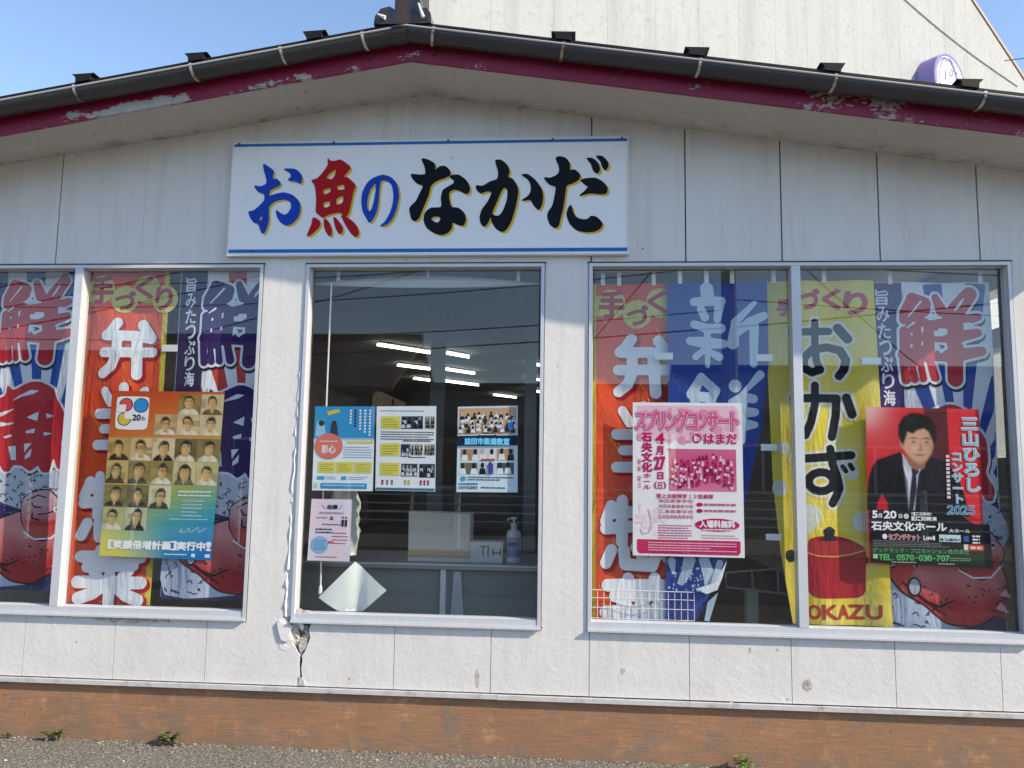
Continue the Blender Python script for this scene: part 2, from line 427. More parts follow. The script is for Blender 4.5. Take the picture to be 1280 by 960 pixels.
def segs_of(loops):
    return [(l[i], l[(i+1) % len(l)]) for l in loops for i in range(len(l))]

class Print:
    """flat print on a sheet that lies in the plane y = Y (seen from -y); layer n sits n*0.5 mm proud"""
    STEP = 0.0005
    def __init__(s, Y, wave=None, off=(0, 0)):
        s.Y = Y; s.wave = wave; s.off = off; s.seq = 0; s.v = []; s.f = []; s.c = []; s.clip = None
    def add(s, V, Fc, col, layer):
        b = len(s.v); s.seq += 1; layer = layer+(s.seq % 80)*.01
        for (a, c) in V:
            X, Z = a+s.off[0], c+s.off[1]
            s.v.append((X, s.Y-layer*s.STEP*(1.7 if s.wave else 1)+(s.wave(X, Z) if s.wave else 0), Z))
        if callable(col): col = [col(a, c) for a, c in V]
        multi = isinstance(col, list)
        for f in Fc:
            s.f.append(tuple(i+b for i in f)); s.c.append([col[i] for i in f] if multi else [col]*len(f))
    def poly(s, pts, col, layer=1, smooth=0, holes=()):
        loops = [smooth_loop(p, smooth) if smooth else list(p) for p in (pts, *holes)]
        if s.wave:                                   # on waving cloth a large shape needs inner vertices to follow the folds
            xs = [p[0] for p in loops[0]]; zs = [p[1] for p in loops[0]]; ext = max(max(xs)-min(xs), max(zs)-min(zs))
            if ext > .03: s.blob(loops, col, layer, 0, min(.010, max(.003, ext/34))); return
        flat = [p for l in loops for p in l]
        tr_ = tessellate_polygon([[Vector((a, b, 0)) for a, b in l] for l in loops])
        fs = []
        for t in tr_:
            A, B, C_ = (flat[i] for i in t)
            fs.append(tuple(t) if (B[0]-A[0])*(C_[1]-A[1])-(B[1]-A[1])*(C_[0]-A[0]) > 0 else tuple(t[::-1]))
        s.add(flat, fs, col, layer)
    def rect(s, x0, z0, x1, z1, col, layer=1): s.poly([(x0, z0), (x1, z0), (x1, z1), (x0, z1)], col, layer)
    def ell(s, cx, cz, rx, rz, col, layer=1, n=20, a0=0, a1=2*math.pi, rot=0):
        P = []
        for k in range(n):
            a = a0+(a1-a0)*k/(n if a1-a0 > 6.28 else n-1); p, q = rx*math.cos(a), rz*math.sin(a)
            P.append((cx+p*math.cos(rot)-q*math.sin(rot), cz+p*math.sin(rot)+q*math.cos(rot)))
        if a1-a0 < 6.28: P.append((cx, cz))
        s.poly(P, col, layer)
    def field(s, fn, box, res, col, layer):
        x0, z0, x1, z1 = box; nx = max(4, int((x1-x0)/res)); ny = max(4, int((z1-z0)/res))
        fx = np.linspace(x0, x1, nx+1); fy = np.linspace(z0, z1, ny+1); gx, gy = np.meshgrid(fx, fy)
        V, Fc = march(fx, fy, fn(gx, gy)); s.add(V, Fc, col, layer)
    def strokes(s, lines, col, layer=1, dil=0.0, res=.005, shift=(0, 0)):
        """lines: list of (points, radius or radii); union of round brush strokes"""
        sg, rd = [], []
        for pts, r in lines:
            rs = r if isinstance(r, (list, tuple)) else [r]*len(pts)
            pts = [(p[0]+shift[0], p[1]+shift[1]) for p in pts]
            for i in range(len(pts)-1): sg.append((pts[i], pts[i+1])); rd.append((rs[i]+dil, rs[i+1]+dil))
        mr = max(max(q) for q in rd)+res*2
        xs = [p[0] for q in sg for p in q]; zs = [p[1] for q in sg for p in q]
        s.field(lambda a, b: seg_dist(a, b, sg, rd), (min(xs)-mr, min(zs)-mr, max(xs)+mr, max(zs)+mr), res, col, layer)
    def blob(s, loops, col, layer=1, dil=0.0, res=.005, shift=(0, 0)):
        sg = [((a[0]+shift[0], a[1]+shift[1]), (b[0]+shift[0], b[1]+shift[1])) for a, b in segs_of(loops)]
        xs = [p[0] for q in sg for p in q]; zs = [p[1] for q in sg for p in q]; mr = max(dil, 0)+res*2
        def fn(a, b):
            d = seg_dist(a, b, sg); return np.where(inside(a, b, sg), -d, d)-dil
        s.field(fn, (min(xs)-mr, min(zs)-mr, max(xs)+mr, max(zs)+mr), res, col, layer)
    def char(s, ch, box, col, layer=1, bold=0.0, q=None, shear=0.0, fit=False):
        """one character set into box (x0, z_bottom, x1, z_top); bold = stroke growth as a share of the height"""
        gsg = glyph(ch)
        if not len(gsg): return
        x0, z0, x1, z1 = box
        if fit: lo = gsg.reshape(-1, 2).min(0); hi = gsg.reshape(-1, 2).max(0); hi = np.maximum(hi, lo+.02)
        else: lo = np.array([0.03, -.09]); hi = np.array([.97, .86])
        P = (gsg-lo)/(hi-lo); P[..., 0] += shear*P[..., 1]; P = P*np.array([x1-x0, z1-z0])+np.array([x0, z0])
        sg = [tuple(map(tuple, k)) for k in P]
        res = (z1-z0)/(q or 34); grow = bold*(z1-z0); pts = P.reshape(-1, 2); lo, hi = pts.min(0)-grow-res*1.5, pts.max(0)+grow+res*1.5
        def fn(a, b):
            d = seg_dist(a, b, sg); return np.where(inside(a, b, sg), -d, d)-grow
        s.field(fn, (lo[0], lo[1], hi[0], hi[1]), res, col, layer)
    def line(s, text, box, col, layer=1, bold=0.03, vertical=False, q=None, shear=0.0):
        x0, z0, x1, z1 = box; wd = [(.55 if ord(c) < 128 else 1.0) for c in text]
        if vertical:
            n = len(text); h = (z1-z0)/n
            for i, c in enumerate(text): s.char(c, (x0, z1-(i+1)*h+.04*h, x1, z1-i*h-.04*h), col, layer, bold, q, shear)
        else:
            tot = sum(wd); x = x0
            for c, w in zip(text, wd):
                ww = (x1-x0)*w/tot
                if ord(c) < 128:
                    if c != ' ':
                        f = c in '-.,()'
                        if c == '-': s.rect(x+ww*.05, z0+(z1-z0)*.40, x+ww*.95, z0+(z1-z0)*.52, col, layer)
                        elif c == '.': s.rect(x+ww*.2, z0, x+ww*.5, z0+(z1-z0)*.16, col, layer)
                        elif c in 'acegmnopqrsuvwxyz': s.char(c, (x+ww*.06, z0, x+ww*.94, z0+(z1-z0)*.72), col, layer, bold, q, shear, True)
                        else: s.char(c, (x+ww*.06, z0, x+ww*.94, z1), col, layer, bold, q, shear, True)
                else: s.char(c, (x+ww*.03, z0, x+ww*.97, z1), col, layer, bold, q, shear)
                x += ww
    def greek(s, x0, z1, x1, rows, pitch, h, col, layer=1, seed=1):
        """rows of print too small to read: broken dashes"""
        r = random.Random(seed)
        for k in range(rows):
            x = x0; e = x1-(x1-x0)*r.choice([0, 0, .1, .3])
            while x < e:
                w = r.uniform(.8, 3.2)*h*1.2
                s.rect(x, z1-k*pitch-h, min(x+w, e), z1-k*pitch, col, layer); x += w+h*r.uniform(.25, .6)
    def grid(s, fn, nu, nv, colfn, layer=0):
        V = []; Cc = []
        for j in range(nv+1):
            for i in range(nu+1):
                V.append(fn(i/nu, j/nv)); Cc.append(colfn(i/nu, j/nv))
        Fc = [(j*(nu+1)+i, (j+1)*(nu+1)+i, (j+1)*(nu+1)+i+1, j*(nu+1)+i+1) for j in range(nv) for i in range(nu)]
        s.add(V, Fc, Cc, layer)
    def build(s, name, mt, parent, smooth=False):
        off = parent_world(parent)
        me = bpy.data.meshes.new(name)
        me.from_pydata([(a-off[0], b-off[1], c-off[2]) for a, b, c in s.v], [], s.f)
        at = me.color_attributes.new('ink', 'FLOAT_COLOR', 'CORNER')
        flat = [k for f in s.c for c in f for k in (*c, 1.0)]
        at.data.foreach_set('color', flat)
        me.materials.append(mt)
        if smooth: me.polygons.foreach_set('use_smooth', [True]*len(s.f))
        me.update()
        o = bpy.data.objects.new(name, me); COL.objects.link(o); o.parent = parent
        s.v, s.f, s.c = [], [], []
        return o

# ================================================================== THE SETTING
PK, ZS = -0.754, 3.186                      # gable peak and soffit height there
XL, XR = -3.95, 2.45                        # ends of the front wall
RL, RR = -4.28, 2.78                        # ends of the roof
def drop(x): return (PK-x)*.167 if x < PK else (x-PK)*.150       # along the eaves
def soff(x): return ZS-((PK-x)*.145 if x < PK else (x-PK)*.150)   # along the wall head
m_ = MB()
m_.add([(-60, -4.6, 0), (60, -4.6, 0), (60, 0.2, 0), (-60, 0.2, 0)], [(0, 1, 2, 3)])
m_.add([(-60, 0.2, 0), (60, 0.2, 0), (60, 900, 0), (-60, 900, 0)], [(0, 1, 2, 3)])
m_.add([(-900, -900, -.02), (900, -900, -.02), (900, 900, -.02), (-900, 900, -.02)], [(0, 1, 2, 3)])
tag(m_.build('ground', M['asphalt']), kind='structure')
m_ = MB(); m_.add([(-60, -10.2, -.012), (60, -10.2, -.012), (60, -4.604, -.012), (-60, -4.604, -.012)], [(0, 1, 2, 3)])
tag(m_.build('road', M['road']), kind='structure')
# loose chippings along the foot of the wall
m_ = MB()
for k in range(8000):
    X = random.uniform(-3.4, 2.9); Y = -random.random()**2.6*1.1+.004; r = random.uniform(.002, .006)*(1.6 if random.random() < .06 else 1)
    c = Vector((X, Y, r*.3)); q = [c+Vector((random.uniform(-1, 1), random.uniform(-1, 1), random.uniform(-.3, .9)))*r for _ in range(4)]
    m_.add(q, [(0, 2, 1), (0, 1, 3), (1, 2, 3), (2, 0, 3)])
tag(m_.build('gravel', M['pebble']), 'loose grey chippings scattered along the foot of the wall', 'gravel', kind='stuff')

shop = tag(empty('shop_building', (PK, 0, 0)), 'low white plastered fish shop with shallow crimson-edged gable roof and wide windows', 'shop')
# ---- front wall core, openings for three windows
ZU, ZL, ZB = 2.320, .572, .285
WINS = [(-3.47, -1.537, [-2.502]), (-1.322, -.130, []), (.080, 2.048, [1.062])]
COLS = [(XL, -3.47), (-1.537, -1.322), (-.130, .080), (2.048, XR)]
m_ = MB()
m_.prism([(XL, ZU), (XR, ZU), (XR, soff(XR)+.02), (PK, ZS+.02), (XL, soff(XL)+.02)], .012, .13)
m_.box(XL, XR, .012, .13, .262, ZL)
for a, b in COLS: m_.box(a, b, .012, .13, ZL, ZU)
core = m_.build('front_wall', M['joint'], shop)
SEAM = [.092+.455*k for k in range(-8, 6)]
edges = [XL]+SEAM+[XR]
rj = random.Random(3)
def jag(x0, x1, z0, z1, n, amp):
    return [(x0+(x1-x0)*i/n+rj.uniform(-amp, amp), z0+(z1-z0)*i/n+rj.uniform(-.3, .3)*(z1-z0)/n) for i in range(1, n)]
for i in range(len(edges)-1):
    xa, xb = edges[i], edges[i+1]
    def gp(x):
        if x in (XL, XR): return 0.0
        k = round((x-.092)/.455); return .0036 if (k >= 0 or k == -6) else .0007
    ga, gb = xa+gp(xa), xb-gp(xb); la, lb = xa+(.0014 if xa != XL else 0), xb-(.0014 if xb != XR else 0)
    top = [(ga, soff(ga))]+([(PK, ZS)] if ga < PK < gb else [])+[(gb, soff(gb))]
    col = [c for c in COLS if c[0] < xb-.02 and c[1] > xa+.02]
    special = xa < -1.4 < xb
    nxt = abs(xa-(.092-.455*3)) < 1e-6
    lowpoly = [(lb, ZL), (lb, ZB), (la, ZB), (la, ZL)]
    if nxt:
        lowpoly = [(lb, ZL), (lb, ZB)]+[S(375.6, 858), S(377.5, 846), S(376.6, 835), S(378, 826), S(377.6, 820), S(381, 815), S(384.5, 806), S(388, 797), S(386, 787), S(389, 780), S(384, 776), S(386, 773.5)]
        lowpoly[2] = (lowpoly[2][0], ZB)
    m_ = MB()
    if not col:
        m_.prism(top+[(gb, ZU), (ga, ZU)], 0, .0118); m_.build('panel', M['plaster'], core)
        m_ = MB(); m_.prism(lowpoly, 0, .0118); m_.build('panel', M['plaster'], core)
    else:
        c0, c1 = col[0]
        pts = list(top)
        if c1 < xb-.001:
            pts += [(gb, ZU), (c1, ZU)]
            if special:
                pts += [(c1-.001, 1.98)]+jag(c1-.006, c1-.038, 1.96, .62, 46, .005)+[S(352, 770), S(356, 774), S(361, 779), S(365, 783), S(363.5, 791), S(366, 798), S(365, 804), S(370, 811), S(374.5, 820), S(373.8, 830), S(374.6, 843), (S(374, 855)[0], ZB)]
            else: pts += [(c1, ZL), (lb, ZL), (lb, ZB)]
        else: pts += [(lb if xb != XR else gb, ZB)]
        pts += [(la, ZB)]
        if c0 > xa+.001: pts += [(la, ZL), (c0, ZL), (c0, ZU), (ga, ZU)]
        m_.prism(pts, 0, .0118); m_.build('panel', M['plaster'], core)
# broken plaster beside the middle window: old mortar, chips, a curling edge of filler
m_ = MB(); rr = random.Random(5)
cx, cz = S(364, 792)
for k in range(60):
    X = cx+rr.uniform(-.075, .075); Z = cz+rr.uniform(-.10, .10); r = rr.uniform(.008, .02)
    if Z < cz-.07 and abs(X-S(375, 830)[0]) > .02: continue
    y0 = .0125-rr.uniform(.002, .007)
    m_.add([(X-r, y0+.006, Z-r*rr.uniform(.6, 1)), (X+r, y0+.005, Z-r), (X+r*.8, y0+.004, Z+r), (X-r*.9, y0+.005, Z+r), (X, y0, Z)], [(0, 1, 4), (1, 2, 4), (2, 3, 4), (3, 0, 4)])
tag(m_.build('exposed_mortar', M['mortar'], core), kind='stuff')
m_ = MB(); m_.box(-1.372, -1.3225, .0045, .0115, .60, 1.99); m_.build('old_filler', M['flake'], core)
def chip(pts, y0, y1, mt='flake'):
    m_ = MB(); m_.prism(pts, y0, y1); m_.build('loose_chip', M[mt], core)
chip([S(347, 779), S(350, 775), S(356, 779), S(361, 783), S(364, 786), S(362, 793), S(364.5, 799), S(359, 802), S(352, 799.5), S(349, 790)], -.009, -.0005)
chip([S(372, 775), S(377, 777), S(380, 784), S(378, 789), S(374, 785)], .001, .008)
chip([S(376, 800), S(382, 797), S(384, 805), S(380, 812), S(375, 816), S(373, 808)], .002, .009, 'mortar')
chip([S(374, 846), S(380, 850), S(381.5, 857), S(374, 857)], -.003, .004, 'mortar')
chip([S(349, 803), S(356, 805), S(361, 809), S(357, 813), S(350, 811)], -.0015, .003)
m_ = MB()
for a, b, n in ((1.97, 1.55, 14), (1.53, 1.14, 13), (1.12, .82, 10), (.80, .60, 8)):
    pts = []; rad = []
    for k in range(n+1):
        z_ = a+(b-a)*k/n; f = (1.97-z_)/1.37
        pts.append((-1.3285-.021*f+rr.uniform(-.0045, .0045), .004+rr.uniform(-.004, .003), z_)); rad.append(rr.uniform(.0045, .0075)*(.7+.6*f))
    m_.tube(pts, rad, 6)
m_.build('cracked_filler', M['flake'], core)
# crumbling filler under the sills
m_ = MB()
for u0, u1, v0, v1, n in ((385, 470, 772, 775, 34), (1130, 1160, 797, 798, 12), (1018, 1040, 790, 791, 9), (640, 680, 781, 782, 8), (500, 560, 775, 777, 10)):
    for k in range(n):
        a = rr.random(); X, Z = S(u0+(u1-u0)*a, v0+(v1-v0)*a+rr.uniform(-4, 3)); r = rr.uniform(.003, .011)
        m_.add([(X-r*1.6, .001, Z-r*.6), (X+r*1.5, .001, Z-r*.8), (X+r*1.2, .001, Z+r*.6), (X-r, .001, Z+r*.7), (X, -rr.uniform(.002, .006), Z)], [(0, 1, 4), (1, 2, 4), (2, 3, 4), (3, 0, 4)])
tag(m_.build('crumbling_filler', M['mortar'], core), kind='stuff')
for u0, u1, v0, v1 in ((36, 104, 765, 768), (106, 212, 770, 777)):
    n = 22; up_ = [(u0+(u1-u0)*k/n, v0+(v1-v0)*k/n) for k in range(n+1)]
    chip([S(u, v-4) for u, v in up_]+[S(u, v+rr.uniform(.5, 7)*math.sin(math.pi*(.08+.84*k/n))) for k, (u, v) in reversed(list(enumerate(up_)))], -.0022, .0008, 'mortar')
# chips knocked out of the lower panels: shallow dark scars with a raised rim
for (u, v, w, h) in ((779, 839, 3, 5), (1010, 856, 6, 8), (973, 812, 2.4, 2.4), (938, 813, 1.6, 4), (597, 848, 3, 12), (160, 772, 7, 2.5), (914, 877, 3, 3), (985, 874, 2, 2), (437, 848, 1.6, 2)):
    m_ = MB(); pts = []
    for k in range(9):
        a = 2*math.pi*k/9; q = rr.uniform(.65, 1.1); pts.append(S(u+w*q*math.cos(a), v+h*q*math.sin(a)))
    m_.prism(pts, -.0012, .0006); m_.build('paint_scar', M['mortar'], core)

# ---- drip flashing and plinth
m_ = MB(); xs = [XL-.02, -2.1, -.33, 1.13, XR+.02]
for a, b in zip(xs[:-1], xs[1:]):
    q = MB(); q.prism([(0, 0), (1, 0), (1, 1), (0, 1)], 0, 1); q = MB()
    jz = rr.uniform(-.0015, .0015)
    q.box(a+.001, b-.001, -.014, .012, .259+jz, .2790+jz)
    q.build('drip_flashing', M['ledge'], shop)
bx('plinth', M['plinth'], shop, XL+.005, XR-.005, .006, .14, -.06, .2575)

# ---- windows
def frame_ring(m, x0, x1, z0, z1, w, y0, y1):
    m.box(x0, x1, y0, y1, z1-w, z1); m.box(x0, x1, y0, y1, z0, z0+w)
    m.box(x0, x0+w, y0, y1, z0+w, z1-w); m.box(x1-w, x1, y0, y1, z0+w, z1-w)
YG = .040
for (x0, x1, mul_) in WINS:
    m_ = MB(); frame_ring(m_, x0+.003, x1-.003, ZL+.004, ZU-.006, .0155, -.007, .062)
    frame_ring(m_, x0+.0185, x1-.0185, ZL+.045, ZU-.0215, .004, .022, .055)
    win = m_.build('window', M['alu'], shop)
    # dark sealant line round the frame
    m_ = MB(); m_.box(x0-.004, x1+.004, -.0045, .02, ZU-.0058, ZU+.002); m_.box(x1-.003, x1+.0005, -.003, .02, ZL, ZU-.006); m_.build('sealant', M['caulk'], win)
    # stepped sill
    m_ = MB(); m_.box(x0+.003, x1-.003, -.020, -.0092, ZL+.003, ZL+.012); m_.box(x0+.0187, x1-.0187, -.004, .06, ZL+.0196, ZL+.046); m_.build('sill', M['alu'], win)
    xsplit = [x0+.03]+mul_+[x1-.03]
    for q in mul_:
        m_ = MB(); m_.box(q-.021, q+.021, -.005, .060, ZL+.0465, ZU-.0218); m_.build('mullion', M['alu'], win)
    for a, b in zip(xsplit[:-1], xsplit[1:]):
        m_ = MB(); m_.add([(a, YG, ZL+.05), (b, YG, ZL+.05), (b, YG, ZU-.03), (a, YG, ZU-.03)], [(0, 1, 2, 3)]); m_.build('pane', M['glass'], win)

# ---- soffit, fascia, gutter, roof
YF, YE = -.340, -.425
for nm, x0, x1 in (('l', RL, PK), ('r', PK, RR)):
    z0, z1 = soff(x0), soff(x1)
    m_ = MB(); e = .012
    f0, f1 = ZS-drop(x0), ZS-drop(x1)
    m_.add([(x0, YF+.001, f0), (x1, YF+.001, f1), (x1, .0, z1), (x0, .0, z0), (x0, YF+.001, f0+e), (x1, YF+.001, f1+e), (x1, .13, z1+e), (x0, .13, z0+e)],
           [(3, 2, 1, 0), (0, 1, 5, 4), (4, 5, 6, 7), (2, 3, 7, 6)])
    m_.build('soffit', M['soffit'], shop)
    m_ = MB(); m_.prism([(x0, f0-.004), (x1, f1-.004), (x1, f1+.118), (x0, f0+.118)], YF-.018, YF); m_.build('fascia', M['fascia'], shop)
    n = 11
    # half-round gutter swept along the rake
    m_ = MB(); rg = .050; gc = ZS+.108; vs_ = []
    for (X, Z) in ((x0, gc-drop(x0)), (x1, gc-drop(x1))):
        for k in range(n): a = math.pi*k/(n-1); vs_.append((X, -.409-rg*math.cos(a), Z-rg*math.sin(a)))
        for k in range(n): a = math.pi*(n-1-k)/(n-1); vs_.append((X, -.409-(rg-.004)*math.cos(a), Z-(rg-.004)*math.sin(a)))
    L = 2*n
    m_.add(vs_, [(k, (k+1) % L, L+(k+1) % L, L+k) for k in range(L)])
    gut = m_.build('gutter', M['gutter'], shop, True)
    for p in gut.data.polygons: p.use_smooth = True
    m_ = MB(); m_.tube([(x0, -.459, gc-drop(x0)), (x1, -.459, gc-drop(x1))], .0050, 8); m_.build('gutter_bead', M['bead_glint'], gut)
    # hangers
    us = (97, 240, 351, 452) if nm == 'l' else (542, 705, 876, 1044, 1228)
    xs = [S(u, 60, -.45)[0] for u in us]+([-3.25, -3.85] if nm == 'l' else [2.35])
    for X in xs:
        m_ = MB(); Z = gc-drop(X); r = rg+.003; w = .0062; V = []; sl = .167 if X < PK else -.150
        lean = .018 if X < PK else -.018
        for k in range(10):
            a = -.20+(math.pi*.60+.20)*k/9
            for sx in (-1, 1):
                V.append((X+sx*w+lean*k/9, -.409-r*math.cos(a), Z-r*math.sin(a)+sl*(sx*w+lean*k/9)))
        m_.add(V, [(2*k, 2*k+1, 2*k+3, 2*k+2) for k in range(9)])
        br = m_.build('gutter_bracket', M['galv'], gut)
        m_ = MB(); m_.box(X-.004+lean, X+.005+lean, -.366, -.3585, Z-.075, Z-.050); m_.build('bracket_stub', M['rust'], gut)
    # roof sheet
    m_ = MB(); zr = ZS+.124
    a0, a1 = zr-drop(x0), zr-drop(x1)
    yb = 10.4
    m_.add([(x0, YE-.005, a0), (x1, YE-.005, a1), (x1, yb, a1), (x0, yb, a0), (x0, YE-.005, a0+.022), (x1, YE-.005, a1+.022), (x1, yb, a1+.022), (x0, yb, a0+.022)],
           [(3, 2, 1, 0), (4, 5, 6, 7), (0, 1, 5, 4), (1, 2, 6, 5), (2, 3, 7, 6), (3, 0, 4, 7)])
    roof = m_.build('roof', M['roof'], shop)
    us = (105, 244, 391) if nm == 'l' else (704, 872, 1041, 1212)
    xs = [S(u, 70, -.44)[0] for u in us]+([-3.3, -3.95] if nm == 'l' else [2.4])
    for X in xs:
        z_ = zr+.022-drop(X); sl = .167 if X < PK else -.150; sg = 1 if X > PK else -1
        m_ = MB(); V = []
        for Y in (YE-.014, yb):
            for dx, dz in ((-.034, -.004), (.034, -.004), (.036, .020), (.054, .032), (-.054, .032), (-.036, .020)):
                V.append((X+dx, Y, z_+dz+sl*dx*(1 if dz < 0 else .3)))
        m_.add(V, [(0, 1, 2, 3, 4, 5), (11, 10, 9, 8, 7, 6)]+[(k, (k+1) % 6+0, (k+1) % 6+6, k+6)[::-1] for k in range(6)])
        m_.build('batten', M['roof'], roof)
    if nm == 'r':
        # gutter angle piece at the peak
        pass
m_ = MB(); gc = ZS+.108; V = []
xa_, xb_ = S(488, 40, -.48)[0], S(511, 40, -.48)[0]
for X in (xa_, PK, ):
    for k in range(11):
        a = math.pi*k/10; V.append((X, -.409-.0535*math.cos(a), gc-drop(X)-.0535*math.sin(a)))
m_.add(V, [(k, k+1, 12+k, 11+k) for k in range(10)])
m_.tube([(xa_, -.461, gc-drop(xa_)), (PK+.004, -.461, gc-.001)], .0075, 8)
m_.build('gutter_joint', [M['gutter']], shop, True)
# ridge roll with an end tile
m_ = MB(); zr = ZS+.148
V = []; prof = [(-.115, -.03), (-.085, .045), (-.05, .06), (-.045, .11), (-.02, .14), (.02, .14), (.045, .11), (.05, .06), (.085, .045), (.115, -.03)]
for Y in (-.30, 10.3):
    for a, b in prof: V.append((PK+a, Y, zr+b))
n = len(prof)
m_.add(V, [tuple(range(n))]+[(k, k+1, n+k+1, n+k)[::-1] for k in range(n-1)])
rdg = m_.build('ridge', M['ridge'], shop)
m_ = MB()
m_.prism([(PK-.155, zr-.02), (PK-.150, zr+.02), (PK-.125, zr+.055), (PK-.085, zr+.065), (PK-.060, zr+.05), (PK-.060, zr+.11), (PK-.075, zr+.16), (PK-.05, zr+.24), (PK, zr+.28), (PK+.05, zr+.24), (PK+.07, zr+.16), (PK+.055, zr+.11), (PK+.058, zr+.05), (PK+.085, zr+.055), (PK+.105, zr+.03), (PK+.11, zr-.02)], -.44, -.30)
m_.build('ridge_end_tile', M['ridge'], rdg)
m_ = MB(); m_.tube([(PK-.10, -.45, zr+.004), (PK-.135, -.45, zr+.022)], [.010, .004], 6); m_.build('mortar_fillet', M['flake'], rdg)
m_ = MB(); m_.tube([(PK+.075, -.45, zr+.0), (PK+.05, -.45, zr+.07)], [.010, .004], 6); m_.build('mortar_fillet', M['flake'], rdg)

# ---- inside of the shop
YB = 10.2
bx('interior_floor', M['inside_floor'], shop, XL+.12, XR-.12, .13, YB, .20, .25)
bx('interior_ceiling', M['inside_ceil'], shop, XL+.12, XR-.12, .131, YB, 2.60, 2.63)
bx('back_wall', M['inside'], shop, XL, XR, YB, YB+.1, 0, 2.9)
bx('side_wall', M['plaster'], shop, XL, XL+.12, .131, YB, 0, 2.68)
m_ = MB()                                                   # right-hand side wall with two openings
for b in ((.131, .60, 0, 2.62), (.60, 2.3, 0, 1.42), (.60, 2.3, 2.02, 2.13), (.60, 2.3, 2.345, 2.62), (2.3, YB, 0, 2.62)):
    m_.box(XR-.12, XR, b[0], b[1], b[2], b[3])
sw = m_.build('side_wall', M['plaster'], shop)
m_ = MB(); m_.add([(XR-.05, .60, 1.42), (XR-.05, 2.3, 1.42), (XR-.05, 2.3, 2.02), (XR-.05, .60, 2.02)], [(0, 1, 2, 3)]); m_.build('frosted_pane', M['film'], sw)
for u, w_, Yp in ((546, 19, 2.2), (663, 14, 1.7)):
    X = S(u, 500, Yp)[0]; bx('post', M['grey_metal'], shop, X-.02*w_/7, X+.02*w_/7, Yp, Yp+.06, .25, 2.60)
# fluorescent lamps under the ceiling
ROWS = [((472, 431), (537, 441)), ((550, 440), (586, 446.5)), ((497, 456.5), (537, 461.5)), ((549, 460.5), (593, 467)), ((517, 473), (537, 475.5)), ((549, 475.5), (598, 481.5)), ((617, 493.5), (645, 497)), ((665, 455), (678, 457.5)), ((659, 473), (678, 475.5)), ((658, 487.5), (678, 490.5))]
wheres = ['foremost and leftmost of the row', 'beside the foremost one, near the post', 'second row, left of the post', 'second row, right of the post', 'third row, short one left of the post', 'third row, right of the post', 'low one left of the right-hand post', 'uppermost of three at the right frame edge', 'middle of three at the right frame edge', 'lowest of three at the right frame edge']
for (p, q), w_ in zip(ROWS, wheres):
    A = SH(*p, 2.565); B = SH(*q, 2.565)
    t_ = tag(empty('fluorescent_lamp', ((A[0]+B[0])/2, (A[1]+B[1])/2, 2.60)), 'lit fluorescent tube seen through the middle window, '+w_, 'lamp', 'fluorescent lamps under the shop ceiling')
    m_ = MB(); m_.tube([(A[0], A[1], 2.565), (B[0], B[1], 2.565)], .0125, 8); m_.build('tube', M['tube'], t_)
    d = Vector((B[0]-A[0], B[1]-A[1], 0)).normalized(); s_ = Vector((-d.y, d.x, 0))*.035
    m_ = MB(); V = []
    for P in (A, B):
        for k, zz in ((-1, 2.584), (1, 2.584), (1, 2.5995), (-1, 2.5995)): V.append((P[0]+s_.x*k, P[1]+s_.y*k, zz))
    m_.add(V, [(0, 1, 2, 3), (7, 6, 5, 4), (0, 4, 5, 1), (1, 5, 6, 2), (2, 6, 7, 3), (3, 7, 4, 0)]); m_.build('housing', M['white_pl'], t_)

# ---- the big pale building behind
d0 = 18.0; Fh = Vector((F_.x, F_.y, 0)).normalized(); Rh = Vector((_right.x, _right.y, 0)).normalized()
P0 = Vector((CP.x, CP.y, 0))+Fh*d0+Rh*(-27.5/1000*d0)
ang = R_(33.8+4.2607); DW = Vector((math.cos(ang), math.sin(ang), 0)); NW = Vector((math.sin(ang), -math.cos(ang), 0))
def BW(u, v, off=0.0):
    """survey onto the face of the building behind -> (t along the face, z)"""
    d = RT*((u-640)/FPX)-UP*((v-480)/FPX)+F_; pl = P0+NW*off
    k = (pl-CP).dot(NW)/d.dot(NW); p = CP+d*k; return ((p-P0).dot(DW), p.z)
def bw3(t, z, off=0.0): p = P0+DW*t+NW*off; return (p.x, p.y, z)
t0 = BW(536, 10)[0]; e1, e2 = BW(1215, 0), BW(1278, 96)
slope = (e2[1]-e1[1])/(e2[0]-e1[0])
def edge_z(t): return e1[1]+slope*(t-e1[0])
tend = e1[0]+(1.0-e1[1])/slope; ZT = 34.0
back = tag(empty('large_building', tuple(P0)), 'tall cream concrete building with sloping right edge rising behind the shop roof', 'building')
seam_u = (612.5, 692, 759.5, 819.8, 873.7, 924, 969.3, 1009.3, 1045.5, 1079, 1110, 1137.6, 1163, 1187, 1209, 1230, 1250)
ts = [t0]+[BW(u, 60)[0] for u in seam_u]
while ts[-1]+.9 < tend: ts.append(ts[-1]+1.1)
ts.append(tend)
m_ = MB()
def bprism(m, poly, o0, o1):
    q = MB(); q.prism(poly, 0, 1)
    m.add([bw3(a, c, o0 if b == 0 else o1) for a, b, c in q.v], q.f)
tt = e1[0]+(ZT-e1[1])/slope
bprism(m_, [(t0+.01, 0), (tend-.01, 0), (tend-.01, 1.0), (tt, ZT), (t0+.01, ZT)], -.02, -.30)
